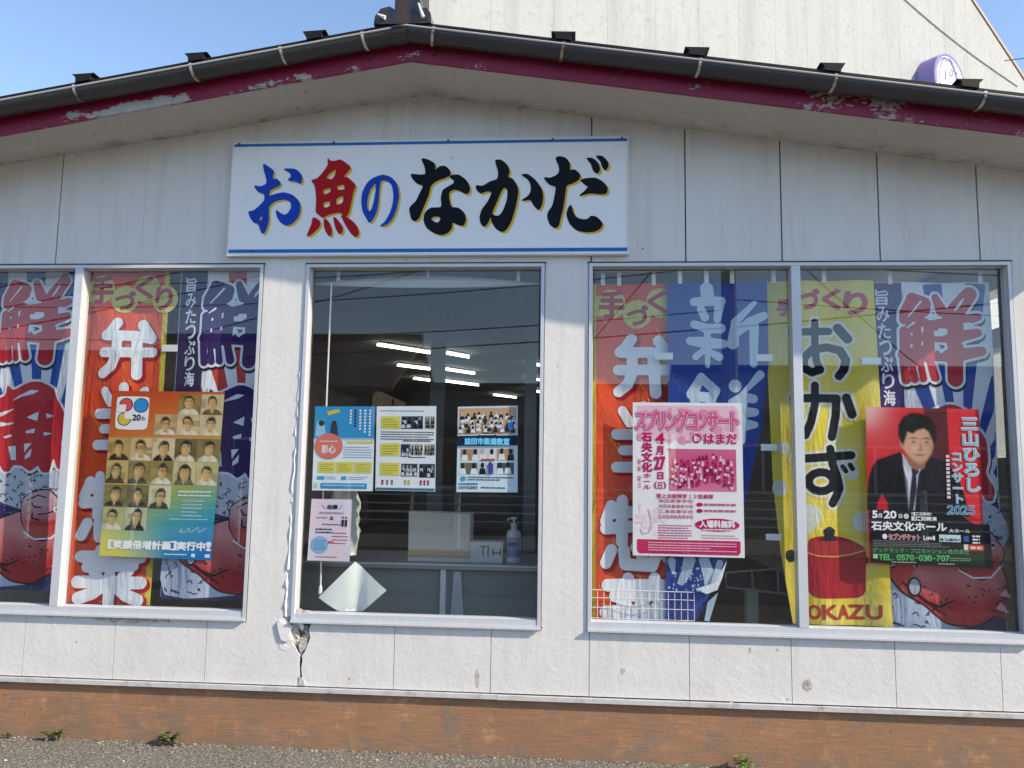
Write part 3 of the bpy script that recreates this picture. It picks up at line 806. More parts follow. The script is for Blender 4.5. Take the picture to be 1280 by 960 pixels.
# left flank
cA = Vector(bw3(t0, 0)); dB = -NW
_d = RT*((514-640)/FPX)-UP*((10-480)/FPX)+F_; _k = (cA-CP).dot(DW)/_d.dot(DW); FL = max(.3, (CP+_d*_k-cA).dot(dB))
V = [tuple(cA), tuple(cA+dB*FL), tuple(cA+dB*FL+Vector((0, 0, ZT))), tuple(cA+Vector((0, 0, ZT)))]
m_.add(V, [(0, 3, 2, 1)])
m_.build('wall', M['concrete'], back)
for a, b in zip(ts[:-1], ts[1:]):
    za, zb = min(ZT, edge_z(a+.003)), min(ZT, edge_z(b-.003))
    pl = [(a+.003, 0), (b-.003, 0), (b-.003, zb), (a+.003, za)]
    if za == ZT and zb < ZT: pl = [(a+.003, 0), (b-.003, 0), (b-.003, zb), (tt, ZT), (a+.003, ZT)]
    q = MB(); bprism(q, pl, 0, -.018); q.build('panel', M['concrete'], back)
q = MB(); V = []
for t_, z_ in ((tt, ZT), (tend, 1.0)):
    for o1, dz in ((.05, -.05), (.05, .12), (-.4, .12), (-.4, -.05)): V.append(bw3(t_, z_+dz, o1))
q.add(V, [(0, 4, 5, 1), (1, 5, 6, 2), (2, 6, 7, 3), (3, 7, 4, 0)]); q.build('verge_trim', mat('verge', (.36, .27, .22), .7), back)
pts = []
for k in range(15):
    f = k/14; u, v = 1105+(1272-1105)*f, -24+(108+24)*f+6*math.sin(math.pi*f); t_, z_ = BW(u, v, .03); pts.append(bw3(t_, z_, .03))
q = MB(); q.tube(pts, .016, 5); q.build('cable', M['dark_metal'], back)
# round drum sign on that building
tc, zc = BW(1188, 104, .7); rdm = 1.12
ds = tag(empty('round_sign', bw3(tc, zc, .25)), 'round white drum sign with violet rim and swirls on the cream building', 'sign')
m_ = MB(); n = 40
V = [bw3(tc+rdm*math.cos(2*math.pi*k/n), zc+rdm*math.sin(2*math.pi*k/n), o) for o in (.0, .7) for k in range(n)]
m_.add(V, [(k, (k+1) % n, n+(k+1) % n, n+k) for k in range(n)]+[tuple(range(n))[::-1]])
m_.build('drum', mat('violet', H('8478bc'), .4), ds)
m_ = MB(); m_.add([bw3(tc+rdm*math.cos(2*math.pi*k/n), zc+rdm*math.sin(2*math.pi*k/n), .701) for k in range(n)], [tuple(range(n))]); m_.build('face', mat('sign_white', (.85, .84, .86), .35), ds)
m_ = MB()
def ribbon(pts, w, o):
    V = []
    for i, p in enumerate(pts):
        a = np.array(pts[max(i-1, 0)]); b = np.array(pts[min(i+1, len(pts)-1)]); d = b-a; d = d/np.hypot(*d); nn_ = np.array([-d[1], d[0]])*w
        V += [bw3(tc+p[0]+nn_[0], zc+p[1]+nn_[1], o), bw3(tc+p[0]-nn_[0], zc+p[1]-nn_[1], o)]
    m_.add(V, [(2*i, 2*i+1, 2*i+3, 2*i+2) for i in range(len(pts)-1)])
ribbon([(rdm*.95*math.cos(a), rdm*.95*math.sin(a)) for a in np.linspace(0, 6.283, 40)], .05, .706)
for rx, cxx in ((.75, -.2), (.57, -.17)): ribbon([(cxx+rx*math.cos(a), .9*math.sin(a)) for a in np.linspace(.5, 3.4, 18)], .032, .707)
ribbon([(.02+.44*math.cos(a), .07+.87*math.sin(a)) for a in np.linspace(-.4, 2.2, 14)], .038, .708)
ribbon([(.05+.045*k*.35*math.cos(k*.7), .42+.045*k*.35*math.sin(k*.7)) for k in range(2, 12)], .030, .709)
ribbon([(.44, .17), (.45, .40), (.47, .60)], .08, .707); ribbon([(-.36, .03), (-.35, .22), (-.32, .38)], .05, .707)
m_.build('swirl', mat('violet_line', H('665a9c'), .4), ds)
# a service wire in the sky on the right
P1 = CP+(RT*((1255-640)/FPX)-UP*((76-480)/FPX)+F_)*26; P2 = CP+(RT*((1420-640)/FPX)-UP*((52-480)/FPX)+F_)*24
m_ = MB(); m_.tube([P1, (P1+P2)/2-Vector((0, 0, .05)), P2], .014, 5)
tag(m_.build('overhead_wire', M['wire']), 'thin dark wire against the sky beyond the right roof edge', 'wire')

# ================================================================== ACROSS THE STREET (seen in the panes)
def house(name, label, x0, x1, yf, yb, ze, zr, wall, tile, ov=.5):
    t_ = tag(empty(name, ((x0+x1)/2, yf, 0)), label, 'house')
    bx('wall', wall, t_, x0, x1, yb, yf, 0, ze)
    ym = (yf+yb)/2
    m_ = MB(); V = []
    for X in (x0-ov, x1+ov): V += [(X, yf+ov, ze-.15), (X, ym, zr), (X, yb-ov, ze-.15), (X, yf+ov, ze-.02), (X, ym, zr+.15), (X, yb-ov, ze-.02)]
    m_.add(V, [(0, 6, 7, 1), (1, 7, 8, 2), (3, 4, 10, 9), (4, 5, 11, 10), (0, 3, 9, 6), (2, 8, 11, 5), (0, 1, 4, 3), (1, 2, 5, 4), (6, 9, 10, 7), (7, 10, 11, 8)])
    rf = m_.build('roof', tile, t_)
    m_ = MB(); m_.tube([(x0-ov, ym, zr+.2), (x1+ov, ym, zr+.2)], .14, 8); m_.build('ridge', tile, rf)
    for k in range(int((x1-x0)//2.6)):
        X = x0+1.2+k*2.6
        w_ = bx('window', M['alu'], t_, X-.75, X+.75, yf-.01, yf+.05, .9, 2.1)
        for sx in (-.37, .37): bx('window_pane', M['window_dark'], w_, X+sx-.33, X+sx+.33, yf+.05, yf+.06, .97, 2.03)
    return t_
house('tiled_house', 'brown-walled two storey house mirrored at the left of the middle window', -11.4, -4.9, -15.5, -22, 3.35, 4.95, M['house_wall'], M['brown_tile'], .6)
house('tiled_house', 'low dark-tiled house mirrored behind the fluorescent tubes', -3.7, 2.2, -15, -21, 2.4, 3.45, M['house_wall2'], M['dtile'], .55)
house('tiled_house', 'long dark-roofed house mirrored in the right-hand panes', 3.4, 17.5, -15.8, -22.5, 2.9, 4.15, M['house_wall2'], M['dtile'], .55)
house('tiled_house', 'dark-roofed house mirrored in the left-hand panes', -27, -12.8, -15, -22, 2.9, 4.4, M['house_wall2'], M['dtile'], .55)
def pole(x, y, label):
    t_ = tag(empty('utility_pole', (x, y, 0)), label, 'utility pole', 'utility poles across the road')
    m_ = MB(); m_.tube([(x, y, -.05), (x, y, 9.2)], [.17, .11], 12); m_.build('shaft', M['pole'], t_)
    for zz in (6.4, 7.4, 8.4):
        m_ = MB(); m_.box(x-.75, x+.75, y-.04, y+.04, zz, zz+.08); ca = m_.build('crossarm', M['galv'], t_)
        for sx in (-.6, -.2, .3, .6):
            m_ = MB(); m_.lathe([(.03, 0), (.05, .05), (.03, .09), (.045, .12), (.02, .15)], (x+sx, y, zz+.08), 8); m_.build('insulator', M['white_pl'], ca)
pole(2.9, -10.9, 'grey concrete utility pole with three crossarms mirrored right of the middle window')
pole(-19, -13.9, 'grey concrete utility pole with three crossarms beyond the left end of the street')
wk = 0
WLAB = ['topmost', 'second from the top', 'third from the top', 'fourth from the top', 'fifth from the top', 'lowest']
for (za, zb, yy, sag) in ((8.55, 8.55, -10.6, .35), (7.5, 7.5, -11.2, .4), (6.55, 6.5, -10.6, .45), (5.9, 5.7, -11.0, .5), (5.3, 5.2, -10.8, .5), (4.6, 4.4, -11.0, .45)):
    pts = []
    for seg in ((-19, 2.9), (2.9, 26)):
        for k in range(13):
            f = k/12; x_ = seg[0]+(seg[1]-seg[0])*f; pts.append((x_, yy-max(0, 2.9-x_)*.14+max(0, x_-2.9)*.02, za+(zb-za)*f-4*sag*f*(1-f)))
    m_ = MB(); m_.tube(pts, .012, 5); tag(m_.build('overhead_cable', M['wire']), 'black overhead cable along the far side of the road, '+WLAB[wk], 'cable', 'overhead cables across the road'); wk += 1
for k, (a, b, lab) in enumerate((((2.9, -10.9, 7.2), (-9.5, -15.2, 4.6), 'leaning down to the brown-walled house'), ((2.9, -10.9, 7.0), (-1.0, -15.2, 2.9), 'leaning down to the low dark-tiled house'), ((2.9, -10.9, 6.6), (9.5, -15.6, 3.0), 'leaning down to the long house'))):
    a, b = Vector(a), Vector(b); m_ = MB(); m_.tube([a, a.lerp(b, .33)-Vector((0, 0, .2)), a.lerp(b, .66)-Vector((0, 0, .2)), b], .014, 5)
    tag(m_.build('service_cable', M['wire']), 'black service cable from the pole '+lab, 'cable')
for k, (a, b, lab) in enumerate((((2.9, -10.9, 8.5), (-14, -13.2, 5.2), 'highest of the sloping lines'), ((2.9, -10.9, 8.0), (-14, -13.2, 4.7), 'second of the sloping lines'), ((2.9, -10.9, 7.5), (-14, -13.2, 4.2), 'third of the sloping lines'), ((16, -9.0, 5.2), (-8, -14.2, 3.9), 'lowest of the sloping lines'))):
    a, b = Vector(a), Vector(b); m_ = MB(); m_.tube([a.lerp(b, q/6)-Vector((0, 0, 1.2*(q/6)*(1-q/6))) for q in range(7)], .016, 5)
    tag(m_.build('telephone_cable', M['wire']), 'black telephone cable falling to the left across the road, '+lab, 'cable', 'telephone cables falling to the left')
gf = tag(empty('guard_fence', (0, -10.35, 0)), 'white cable guard fence along the far edge of the road', 'fence')
for k in range(-9, 10):
    m_ = MB(); m_.tube([(k*2.0, -10.35, -.03), (k*2.0, -10.35, 1.12)], .057, 10); m_.build('post', M['rail_white'], gf)
for zz, r_ in ((1.05, .013), (.90, .013), (.75, .013), (.60, .022), (.45, .013)):
    m_ = MB(); m_.tube([(-18, -10.28, zz), (18, -10.28, zz)], r_, 6); m_.build('cable', M['rail_white'], gf)

# ================================================================== THE SHOP SIGN
sx0, sx1, sz0, sz1 = -1.718, .268, 2.354, 2.942
sign = tag(empty('shop_sign', ((sx0+sx1)/2, -.03, sz0)), 'long white signboard with blue bands and brush-painted Japanese lettering above the windows', 'sign')
bx('board', M['board'], sign, sx0, sx1, -.030, -.0005, sz0, sz1)
m_ = MB(); frame_ring(m_, sx0-.004, sx1+.004, sz0-.004, sz1+.004, .0075, -.0335, -.0006); m_.build('edging', M['white_pl'], sign)
for a, b in ((sz1-.024, sz1-.009), (sz0+.012, sz0+.030)):
    P = Print(-.0302); P.rect(sx0+.004, a, sx1-.004, b, H('2a70bc'), 1); P.build('blue_band', M['paint_ink'], sign)
for X in (sx0+.03, -1.2, -.62, -.1, sx1-.03):
    m_ = MB(); m_.tube([(X, -.0335, sz1-.008), (X, -.029, sz1-.008)], .006, 8); m_.build('screw', M['dark_metal'], sign)
    m_ = MB(); m_.tube([(X+.1, -.0335, sz0+.023), (X+.1, -.029, sz0+.023)], .004, 8) ; m_.build('screw', M['dark_metal'], sign)
A_ = lambda pts: zm(280, 170, 4.923, -.03, pts)
B_ = lambda pts: zm(500, 170, 4.267, -.03, pts)
BLUE, REDP, NAVY, GOLD = H('1a44b4'), H('b3141f'), H('0c1018'), H('e3bd3a')
CH = [
 (A_, BLUE, [([(243,175),(262,183),(305,215),(300,245),(303,270),(322,264),(348,290),(335,310),(310,320),(285,335),(277,372),(320,358),(370,350),(420,365),(458,400),(470,440),(460,490),(430,530),(390,550),(355,535),(330,500),(322,458),(345,475),(375,488),(400,470),(415,440),(412,410),(385,392),(350,392),(310,405),(278,435),(275,480),(275,520),(262,570),(245,600),(230,590),(212,540),(190,535),(165,505),(153,467),(180,462),(215,435),(250,395),(248,355),(225,350),(205,335),(190,308),(225,312),(262,295),(262,260),(250,220)], [[(237,490),(217,508),(225,525),(237,515)]]),
             ([(370,205),(420,203),(450,212),(475,240),(480,270),(470,293),(440,278),(395,272),(415,250),(405,225)], [])]),
 (A_, REDP, [([(640,138),(650,152),(680,157),(718,148),(775,188),(770,210),(735,252),(760,257),(808,302),(795,345),(778,430),(765,478),(745,498),(720,472),(690,472),(640,485),(610,502),(585,485),(567,465),(570,400),(565,330),(557,298),(540,275),(575,262),(610,225),(640,180)],
              [[(690,205),(648,232),(630,262),(665,268),(685,240)], [(610,335),(625,325),(658,320),(655,345),(625,362),(612,360)], [(697,308),(740,300),(742,330),(700,333)], [(610,415),(625,405),(655,402),(650,435),(615,445)], [(693,385),(735,368),(732,412),(692,425)]]),
             ([(550,503),(590,525),(585,560),(545,600),(513,617),(525,580),(540,545)], []), ([(617,512),(640,525),(660,570),(662,600),(650,617),(630,590),(618,555)], []), ([(675,500),(700,520),(728,560),(728,590),(712,602),(690,570)], []), ([(722,490),(760,505),(800,535),(822,570),(828,600),(812,622),(785,600),(755,555)], [])]),
 (A_, BLUE, [([(960,245),(985,242),(1030,258),(1065,300),(1075,370),(1060,450),(1035,510),(1000,545),(962,556),(990,530),(1020,480),(1040,420),(1045,360),(1035,305),(1010,278),(975,272),(962,288),(955,330),(950,400),(940,460),(920,505),(897,533),(875,500),(855,460),(848,400),(855,345),(880,295),(915,262)], [[(935,290),(900,330),(882,390),(880,440),(893,468),(910,450),(925,400),(935,340)]])]),
 (B_, NAVY, [([(117,122),(150,128),(185,150),(188,185),(210,165),(240,162),(265,185),(265,210),(235,225),(195,240),(165,265),(150,320),(120,390),(100,440),(78,453),(62,440),(52,385),(85,350),(105,310),(125,265),(95,255),(70,230),(60,205),(100,208),(135,205),(135,170),(125,145)], []),
             ([(265,215),(310,208),(350,235),(370,270),(368,300),(350,308),(320,292),(290,285),(262,300),(262,340),(275,380),(310,385),(340,410),(350,445),(340,475),(315,475),(280,460),(275,490),(255,515),(220,527),(180,515),(145,490),(128,450),(135,410),(165,385),(220,380),(220,330),(230,290),(260,270),(285,255),(290,240)], [[(215,432),(185,428),(165,440),(175,455),(200,465),(215,450)]])]),
 (B_, NAVY, [([(510,130),(540,130),(570,155),(583,190),(575,220),(600,230),(625,270),(628,310),(615,380),(590,460),(560,505),(535,508),(510,490),(490,455),(485,425),(470,460),(450,483),(432,465),(427,430),(440,390),(470,350),(490,300),(460,295),(430,305),(410,285),(408,265),(440,268),(480,245),(520,230),(525,190),(515,155)], [[(560,275),(545,285),(520,340),(490,415),(525,428),(550,400),(572,340),(575,290)]]),
             ([(650,208),(680,205),(720,235),(755,285),(762,330),(755,370),(738,393),(715,370),(695,340),(650,345),(685,320),(700,290),(695,250),(675,225)], [])]),
 (B_, NAVY, [([(832,120),(850,110),(885,120),(905,150),(905,185),(930,180),(958,205),(955,230),(925,250),(888,265),(880,310),(870,380),(855,440),(845,480),(825,490),(800,470),(787,430),(795,400),(815,370),(830,300),(830,268),(800,260),(780,240),(770,222),(800,225),(835,210),(850,190),(848,160)], []),
             ([(965,238),(990,228),(1040,225),(1080,245),(1105,275),(1100,305),(1070,310),(1010,305),(958,320),(985,295),(1005,270),(990,262)], []), ([(912,370),(920,400),(935,430),(965,445),(1000,445),(1020,428),(1050,435),(1078,465),(1070,490),(1040,508),(990,512),(940,500),(905,465),(890,420),(898,385)], []),
             ([(997,120),(1025,120),(1055,145),(1065,180),(1050,200),(1030,180),(1020,150)], []), ([(1047,108),(1080,110),(1108,140),(1108,165),(1095,183),(1080,165),(1070,135)], [])]),
]
for conv, colr, shapes in CH:
    P = Print(-.0302); sh = Print(-.0302)
    for out, holes in shapes:
        o2 = conv(out); h2 = [conv(h) for h in holes]
        P.blob([smooth_loop(o2, 3)]+[smooth_loop(h, 3) for h in h2], colr, 3, .0022, .0042)
        for k, f in ((1, .45), (2, 1.0)):
            mv = lambda L: [(a+.0115*f, b-.0105*f) for a, b in L]
            sh.poly(mv(o2), GOLD, 3-k, 3, [mv(h) for h in h2])
    lt = P.build('character', M['paint_ink'], sign); sh.build('gold_shadow', M['paint_ink'], lt)

# ================================================================== THE BANNERS
BW_ = .485
def rail_tabs(root, xs, ztop, Y):
    for X in xs:
        m_ = MB(); m_.box(X-.010, X+.010, Y-.003, Y+.004, ztop-.01, ztop+.055); m_.build('hanging_loop', M['white_pl'], root)
def side_tab(root, u, v, Y, w=19):
    a = S(u, v-4, Y); b = S(u+w, v+4.5, Y); m_ = MB(); m_.box(a[0], b[0], Y-.004, Y-.002, b[1], a[1]); m_.build('side_loop', M['white_pl'], root)
def wavef(seed, amp):
    r = random.Random(seed); k = [(r.uniform(4, 9), r.uniform(-2.2, 2.2), r.uniform(0, 6.3)) for _ in range(3)]; k.append((r.uniform(17, 26), r.uniform(-4, 4), r.uniform(0, 6)))
    w = [.8, .6, .5, 1.5]
    return lambda X, Z: amp*sum(q*math.sin(a*X+b*Z+c) for (a, b, c), q in zip(k, w))
def sheet(P, left, right, top, bot, colfn, nu=16, nv=50):
    """left(v), right(v): x of the side edges, v = 0 at the top"""
    P.grid(lambda u, v: (left(v)+(right(v)-left(v))*u, top+(bot-top)*v), nu, nv, colfn, 0)
def banner(name, label, loc):
    return tag(empty(name, loc), label, 'banner', 'sales banners hung behind the panes')
ORG, YEL, CRM, CRIM = H('d94e2e'), H('e3c233'), H('c9bf5e'), H('a8263a')
CW = H('dcdfe8')

# --- bento banner (drawn once, hung twice)
REF_B = S(108, 338, .085)
def design_bento(P, root, X0, Z0, hide=None):
    P.off = (X0, Z0); loc = lambda pts: zm(90, 330, 6, .085, pts, REF_B)
    L4 = lambda pts: [(S(u, v, .085)[0]-REF_B[0], S(u, v, .085)[1]-REF_B[1]) for u, v in pts]
    r = random.Random(11)
    # flecks of yellow brushwork on the red ground
    for k in range(150):
        a, b = r.uniform(.02, BW_-.05), -r.uniform(.12, 1.66); l = r.uniform(.02, .06)
        P.poly([(a, b), (a+.004, b+.003), (a+l*.62, b-l), (a+l*.62-.004, b-l-.002)], H('e0752e') if k % 3 else H('dd9a30'), 1)
    for (cx, cy, rr_) in ((225, 190, 100), (395, 265, 98), (560, 185, 102), (700, 265, 100), (140, 210, 70)):
        c = loc([(cx, cy), (cx+rr_, cy)]); P.ell(c[0][0], c[0][1], c[1][0]-c[0][0], (c[1][0]-c[0][0])*1.02, CRM, 2, 26)
    P.build('printed_ground', M['cloth_ink'], root)
    for ch, b in (('手', (140, 100, 315, 290)), ('づ', (325, 205, 470, 340)), ('く', (470, 100, 610, 255)), ('り', (625, 180, 760, 340))):
        q = loc([(b[0], b[3]), (b[2], b[1])]); P.char(ch, (q[0][0], q[0][1], q[1][0], q[1][1]), CRIM, 3, .045, 40, 0, True)
    P.build('small_lettering', M['cloth_ink'], root)
    ben = [([(345,440),(300,500),(258,535),(470,538),(590,560)], 6.5), ([(528,458),(590,555)], 7), ([(237,662),(600,662)], 6.3), ([(340,560),(332,680),(295,765),(228,818)], 6.5), ([(482,560),(480,828)], 7)]
    rs = S(640, 500, .085); k6 = S(641, 500, .085)[0]-rs[0]
    st = [(loc(p), r_*k6*1.03) for p, r_ in ben]
    def four(lines, name):
        P.strokes(lines, H('a01b20'), 2, .004, .006, (.014, -.013)); P.strokes(lines, CW, 3, 0, .006); P.build(name, M['cloth_ink'], root)
    four(st, 'character')
    tou = [([(131,489),(138,503)], 6), ([(155,484),(154,510)], 6.4), ([(180,489),(171,503)], 6), ([(122,517),(184,517),(183,556)], 6.6), ([(128,536),(178,536)], 6), ([(119,556),(184,556)], 6.6)]
    four([(L4(p), r_*k6) for p, r_ in tou], 'character')
    # 惣 and 菜 as fat round strokes
    a, b = L4([(103, 592), (176, 678)]); w, h = b[0]-a[0], b[1]-a[1]
    def box(pts): return [(a[0]+w*x, a[1]+h*y) for x, y in pts]
    f = .085*w
    sou = [([(.10,.12),(.02,.34)],f),([(.08,.22),(.42,.20)],f),([(.02,.44),(.46,.40)],f),([(.26,.04),(.25,.62)],f),([(.62,.04),(.50,.26)],f),([(.58,.17),(.98,.15),(.95,.55),(.86,.62)],f),([(.74,.20),(.56,.50)],f),([(.88,.24),(.68,.60)],f),([(.10,.74),(.02,.92)],f),([(.28,.74),(.30,.94),(.68,.95),(.72,.84)],f),([(.46,.70),(.54,.80)],f),([(.80,.72),(.96,.88)],f)]
    four([(box(p), r_) for p, r_ in sou], 'character')
    a, b = L4([(96, 690), (176, 745)]); a = (a[0], a[1]); w, h = b[0]-a[0], (b[1]-a[1])*1.12
    sai = [([(.04,.10),(.96,.08)],f*1.05),([(.32,-.04),(.33,.22)],f),([(.68,-.06),(.66,.22)],f),([(.14,.32),(.86,.26)],f),([(.24,.40),(.30,.52)],f),([(.50,.38),(.51,.50)],f),([(.80,.36),(.70,.52)],f),([(.02,.64),(.98,.62)],f*1.1),([(.50,.5),(.50,1.06)],f*1.15),([(.40,.70),(.24,.88),(.05,.98)],f*1.1),([(.60,.70),(.76,.88),(.95,.98)],f*1.1)]
    four([(box(p), r_) for p, r_ in sai], 'character')
def hang_bento(label, X0, Z0, Y, seed, h=1.69):
    t_ = banner('sales_banner', label, (X0+BW_/2, Y, Z0-h))
    P = Print(Y, wavef(seed, .0055))
    P.grid(lambda u, v: (X0+BW_*.94*u, Z0-h*v), 40, 110, lambda u, v: H('cdbb3e') if (u < .05 or u > .93) else ORG, 0); P.build('cloth', M['cloth_ink'], t_, True)
    design_bento(P, t_, X0, Z0); return t_
t_ = hang_bento('red bento banner with white characters behind the photo-grid poster', REF_B[0], REF_B[1], .094, 1)
side_tab(t_, 203, 435, .084)
o_ = S(741, 354, .085)
t_ = hang_bento('red bento banner with white characters left of the blue banner', o_[0], o_[1], .102, 2, 1.66)
rail_tabs(t_, [o_[0]+.05, o_[0]+.13, o_[0]+.3], o_[1], .092); side_tab(t_, 819, 445, .066, 22)

# --- sengyo banner: purple strip, two large characters, sea bream on waves (drawn once, hung three times)
REF_S = S(1087, 352, .085)
SW = .565
def design_sengyo(P, root, X0, Z0, ink, ray, strip):
    P.off = (X0, Z0)
    loc = lambda pts: zm(1080, 330, 4.8, .085, pts, REF_S)
    k1 = S(641, 500, .085)[0]-S(640, 500, .085)[0]
    # rays
    c = (.40, -1.05)
    for a0, a1 in ((-1.02, -.86), (-.66, -.52), (-.36, -.25), (-.14, -.05), (.05, .14), (.25, .35), (.48, .62), (.80, .98)):
        for (r0, r1) in ((.20, 1.05),):
            pts = []
            for q in np.linspace(r0, r1, 14): pts.append((c[0]+math.sin(a0)*q, c[1]+math.cos(a0)*q))
            for q in np.linspace(r1, r0, 14): pts.append((c[0]+math.sin(a1)*q, c[1]+math.cos(a1)*q))
            pts = [(min(max(x_, .152), SW-.004), min(z_, -.004)) for x_, z_ in pts]
            P.poly(pts, ray, 1)
    # strip
    P.grid(lambda u, v: (.004+.146*u, -.003-.76*v), 14, 60, lambda u, v: strip, 2)
    P.build('printed_rays', M['cloth_ink'], root)
    for i, ch in enumerate('旨みたっぷり海'):
        q = loc([(80+i*8, 150+i*101+90), (150+i*8, 150+i*101)]); P.char(ch, (q[0][0], q[0][1], q[1][0], q[1][1]), CW, 3, .022, 32, 0, True)
    P.build('small_lettering', M['cloth_ink'], root)
    r = k1/4.8
    sen = [([(290,205),(255,290),(248,330)], [30*r,36*r,30*r]), ([(290,205),(370,235),(375,270)], [34*r,40*r,30*r]), ([(262,320),(330,300),(370,275)], 34*r),
           ([(248,400),(255,560)], 28*r), ([(300,360),(310,560)], 44*r), ([(370,370),(385,540)], 46*r), ([(290,380),(420,370)], 36*r), ([(250,540),(420,535)], 36*r),
           ([(242,575),(262,694)], [20*r,24*r]), ([(290,575),(312,692)], [17*r,20*r]), ([(340,570),(362,688)], [17*r,20*r]), ([(398,565),(432,680)], [22*r,25*r]),
           ([(440,195),(478,275)], [22*r,34*r]), ([(640,178),(570,270),(530,330)], [42*r,50*r,44*r]), ([(440,355),(560,345),(690,315)], [26*r,36*r,24*r]), ([(430,440),(560,435),(690,410)], [24*r,36*r,26*r]), ([(430,555),(560,545),(715,520)], [24*r,40*r,28*r]), ([(562,340),(562,686)], 46*r)]
    st = [(loc(p), q) for p, q in sen]
    def two(fn):
        fn(H('1c1620'), 3, 14*r, (6*r, -16*r)); fn(CW, 4, 15*r, (0, 0)); fn(ink, 5, 0, (0, 0))
    two(lambda col_, ly, d, sh_: P.strokes(st, col_, ly, d, .006, sh_))
    for a in ([(345,222),(268,315)], [(303,350),(262,380)]): P.strokes([(loc(a), [6*r, 3.5*r])], CW, 6, 0, .0025)
    for q in ([(427,395),(440,400),(515,388),(515,412),(480,430),(430,430)], [(430,465),(470,495),(430,525)], [(460,528),(510,488),(520,500),(475,532)], [(605,198),(612,208),(585,255),(553,285),(560,258)], [(383,318),(405,285),(455,315)], [(346,378),(360,376),(358,410),(346,410)], [(283,412),(294,412),(294,428),(283,428)], [(283,480),(294,480),(294,500),(283,500)], [(347,465),(358,465),(358,488),(347,488)], [(605,350),(640,345),(660,352),(612,368)], [(600,470),(650,455),(655,466),(605,478)]):
        P.poly(loc(q), CW, 6)
    P.build('character', M['cloth_ink'], root)
    # second character, below
    q0 = loc([(205, 860)])[0]
    l6 = lambda pts: [(q0[0]-.012+(x_/6.0)*k1*1.06, q0[1]+.014-(y_-100)/6.0*k1*1.06) for x_, y_ in pts]
    main = [(145,125),(200,160),(330,100),(410,100),(500,150),(530,220),(600,330),(610,470),(590,560),(640,660),(625,740),(575,735),(540,660),(520,760),(470,765),(440,720),(420,735),(380,760),(330,730),(300,720),(240,720),(215,760),(170,765),(130,700),(105,590),(70,600),(60,745),(15,750),(-20,690),(0,560),(30,470),(20,300),(50,240),(130,200)]
    mp = smooth_loop(l6(main), 3)
    two(lambda col_, ly, d, sh_: P.blob([mp], col_, ly, d, .006, sh_))
    for q in ([(175,255),(250,205),(340,160),(400,165),(360,190),(260,215)], [(70,350),(120,325),(225,297),(150,340),(95,368),(110,400),(160,408),(225,402),(200,418),(110,435),(80,400)], [(325,365),(410,320),(405,390)], [(328,465),(395,445),(390,480),(330,482)], [(322,560),(380,555),(330,625)], [(385,590),(380,650),(340,675),(335,650)], [(190,582),(250,575),(262,680),(220,680)], [(140,510),(205,490),(215,505),(160,522)], [(460,330),(520,350),(470,370)], [(455,470),(520,480),(460,500)], [(95,590),(112,588),(118,700),(100,690)]):
        P.poly(l6(q), CW, 6)
    P.build('character', M['cloth_ink'], root)
    # waves and sea bream
    zb = -1.03
    def lf(pts): return [(x_, z_) for x_, z_ in pts]
    P.grid(lambda u, v: (.004+(SW-.008)*u, zb-.02-.60*v), 54, 50, lambda u, v: H('2c2a5c'), 2)
    foam = smooth_loop([(.16,-1.06),(.30,-1.03),(.46,-1.04),(.56,-1.08),(.60,-1.2),(.52,-1.30),(.42,-1.26),(.30,-1.24),(.20,-1.20)], 4); P.poly(foam, H('b9bdcc'), 3)
    foam2 = smooth_loop([(.01,-1.36),(.10,-1.40),(.18,-1.50),(.28,-1.58),(.40,-1.62),(.02,-1.63)], 3); P.poly(foam2, H('a9b4cc'), 3)
    rr_ = random.Random(9)
    for k in range(70):
        if k < 48: x_, z_ = rr_.uniform(.17, .56), rr_.uniform(-1.24, -1.06)
        else: x_, z_ = rr_.uniform(.02, .30), rr_.uniform(-1.62, -1.46)
        pts = [(x_, z_)]
        for q in range(4): pts.append((pts[-1][0]+rr_.uniform(-.016, .02), pts[-1][1]+rr_.uniform(-.014, .012)))
        P.strokes([(pts, .0022)], H('22223a'), 4, 0, .0026)
    for k in range(60):
        x_, z_ = rr_.uniform(.01, SW-.02), rr_.uniform(-1.62, -1.1); P.ell(x_, z_, .004, .004, H('8890c4'), 3, 6)
    body = smooth_loop([(.16,-1.36),(.22,-1.30),(.34,-1.26),(.46,-1.27),(.55,-1.34),(.58,-1.45),(.52,-1.55),(.42,-1.61),(.30,-1.60),(.20,-1.52),(.10,-1.46),(.03,-1.36),(.09,-1.38)], 4)
    P.blob([body], H('2a1016'), 4, .008, .008); P.blob([body], lambda x_, z_: mixc(H('d08a8c'), H('a5262c'), min(1, max(0, (-1.30-z_)/.22+.25*math.sin(40*x_+25*z_)*.3))), 5, 0, .008)
    pass
    head = smooth_loop([(.34,-1.20),(.40,-1.16),(.47,-1.15),(.53,-1.21),(.57,-1.28),(.53,-1.36),(.46,-1.40),(.39,-1.37),(.34,-1.30)], 4)
    P.blob([head], H('1e1016'), 6, .006, .007); P.blob([head], lambda x_, z_: mixc(H('c9a2a8'), H('b4484c'), min(1, max(0, (-1.20-z_)/.12))), 7, 0, .006); P.poly(smooth_loop([(.36,-1.30),(.46,-1.31),(.55,-1.29),(.51,-1.36),(.45,-1.385),(.39,-1.36)], 3), H('b23a3c'), 8)
    P.ell(.515, -1.245, .017, .015, CW, 9, 14); P.ell(.520, -1.245, .009, .009, H('101018'), 10, 10)
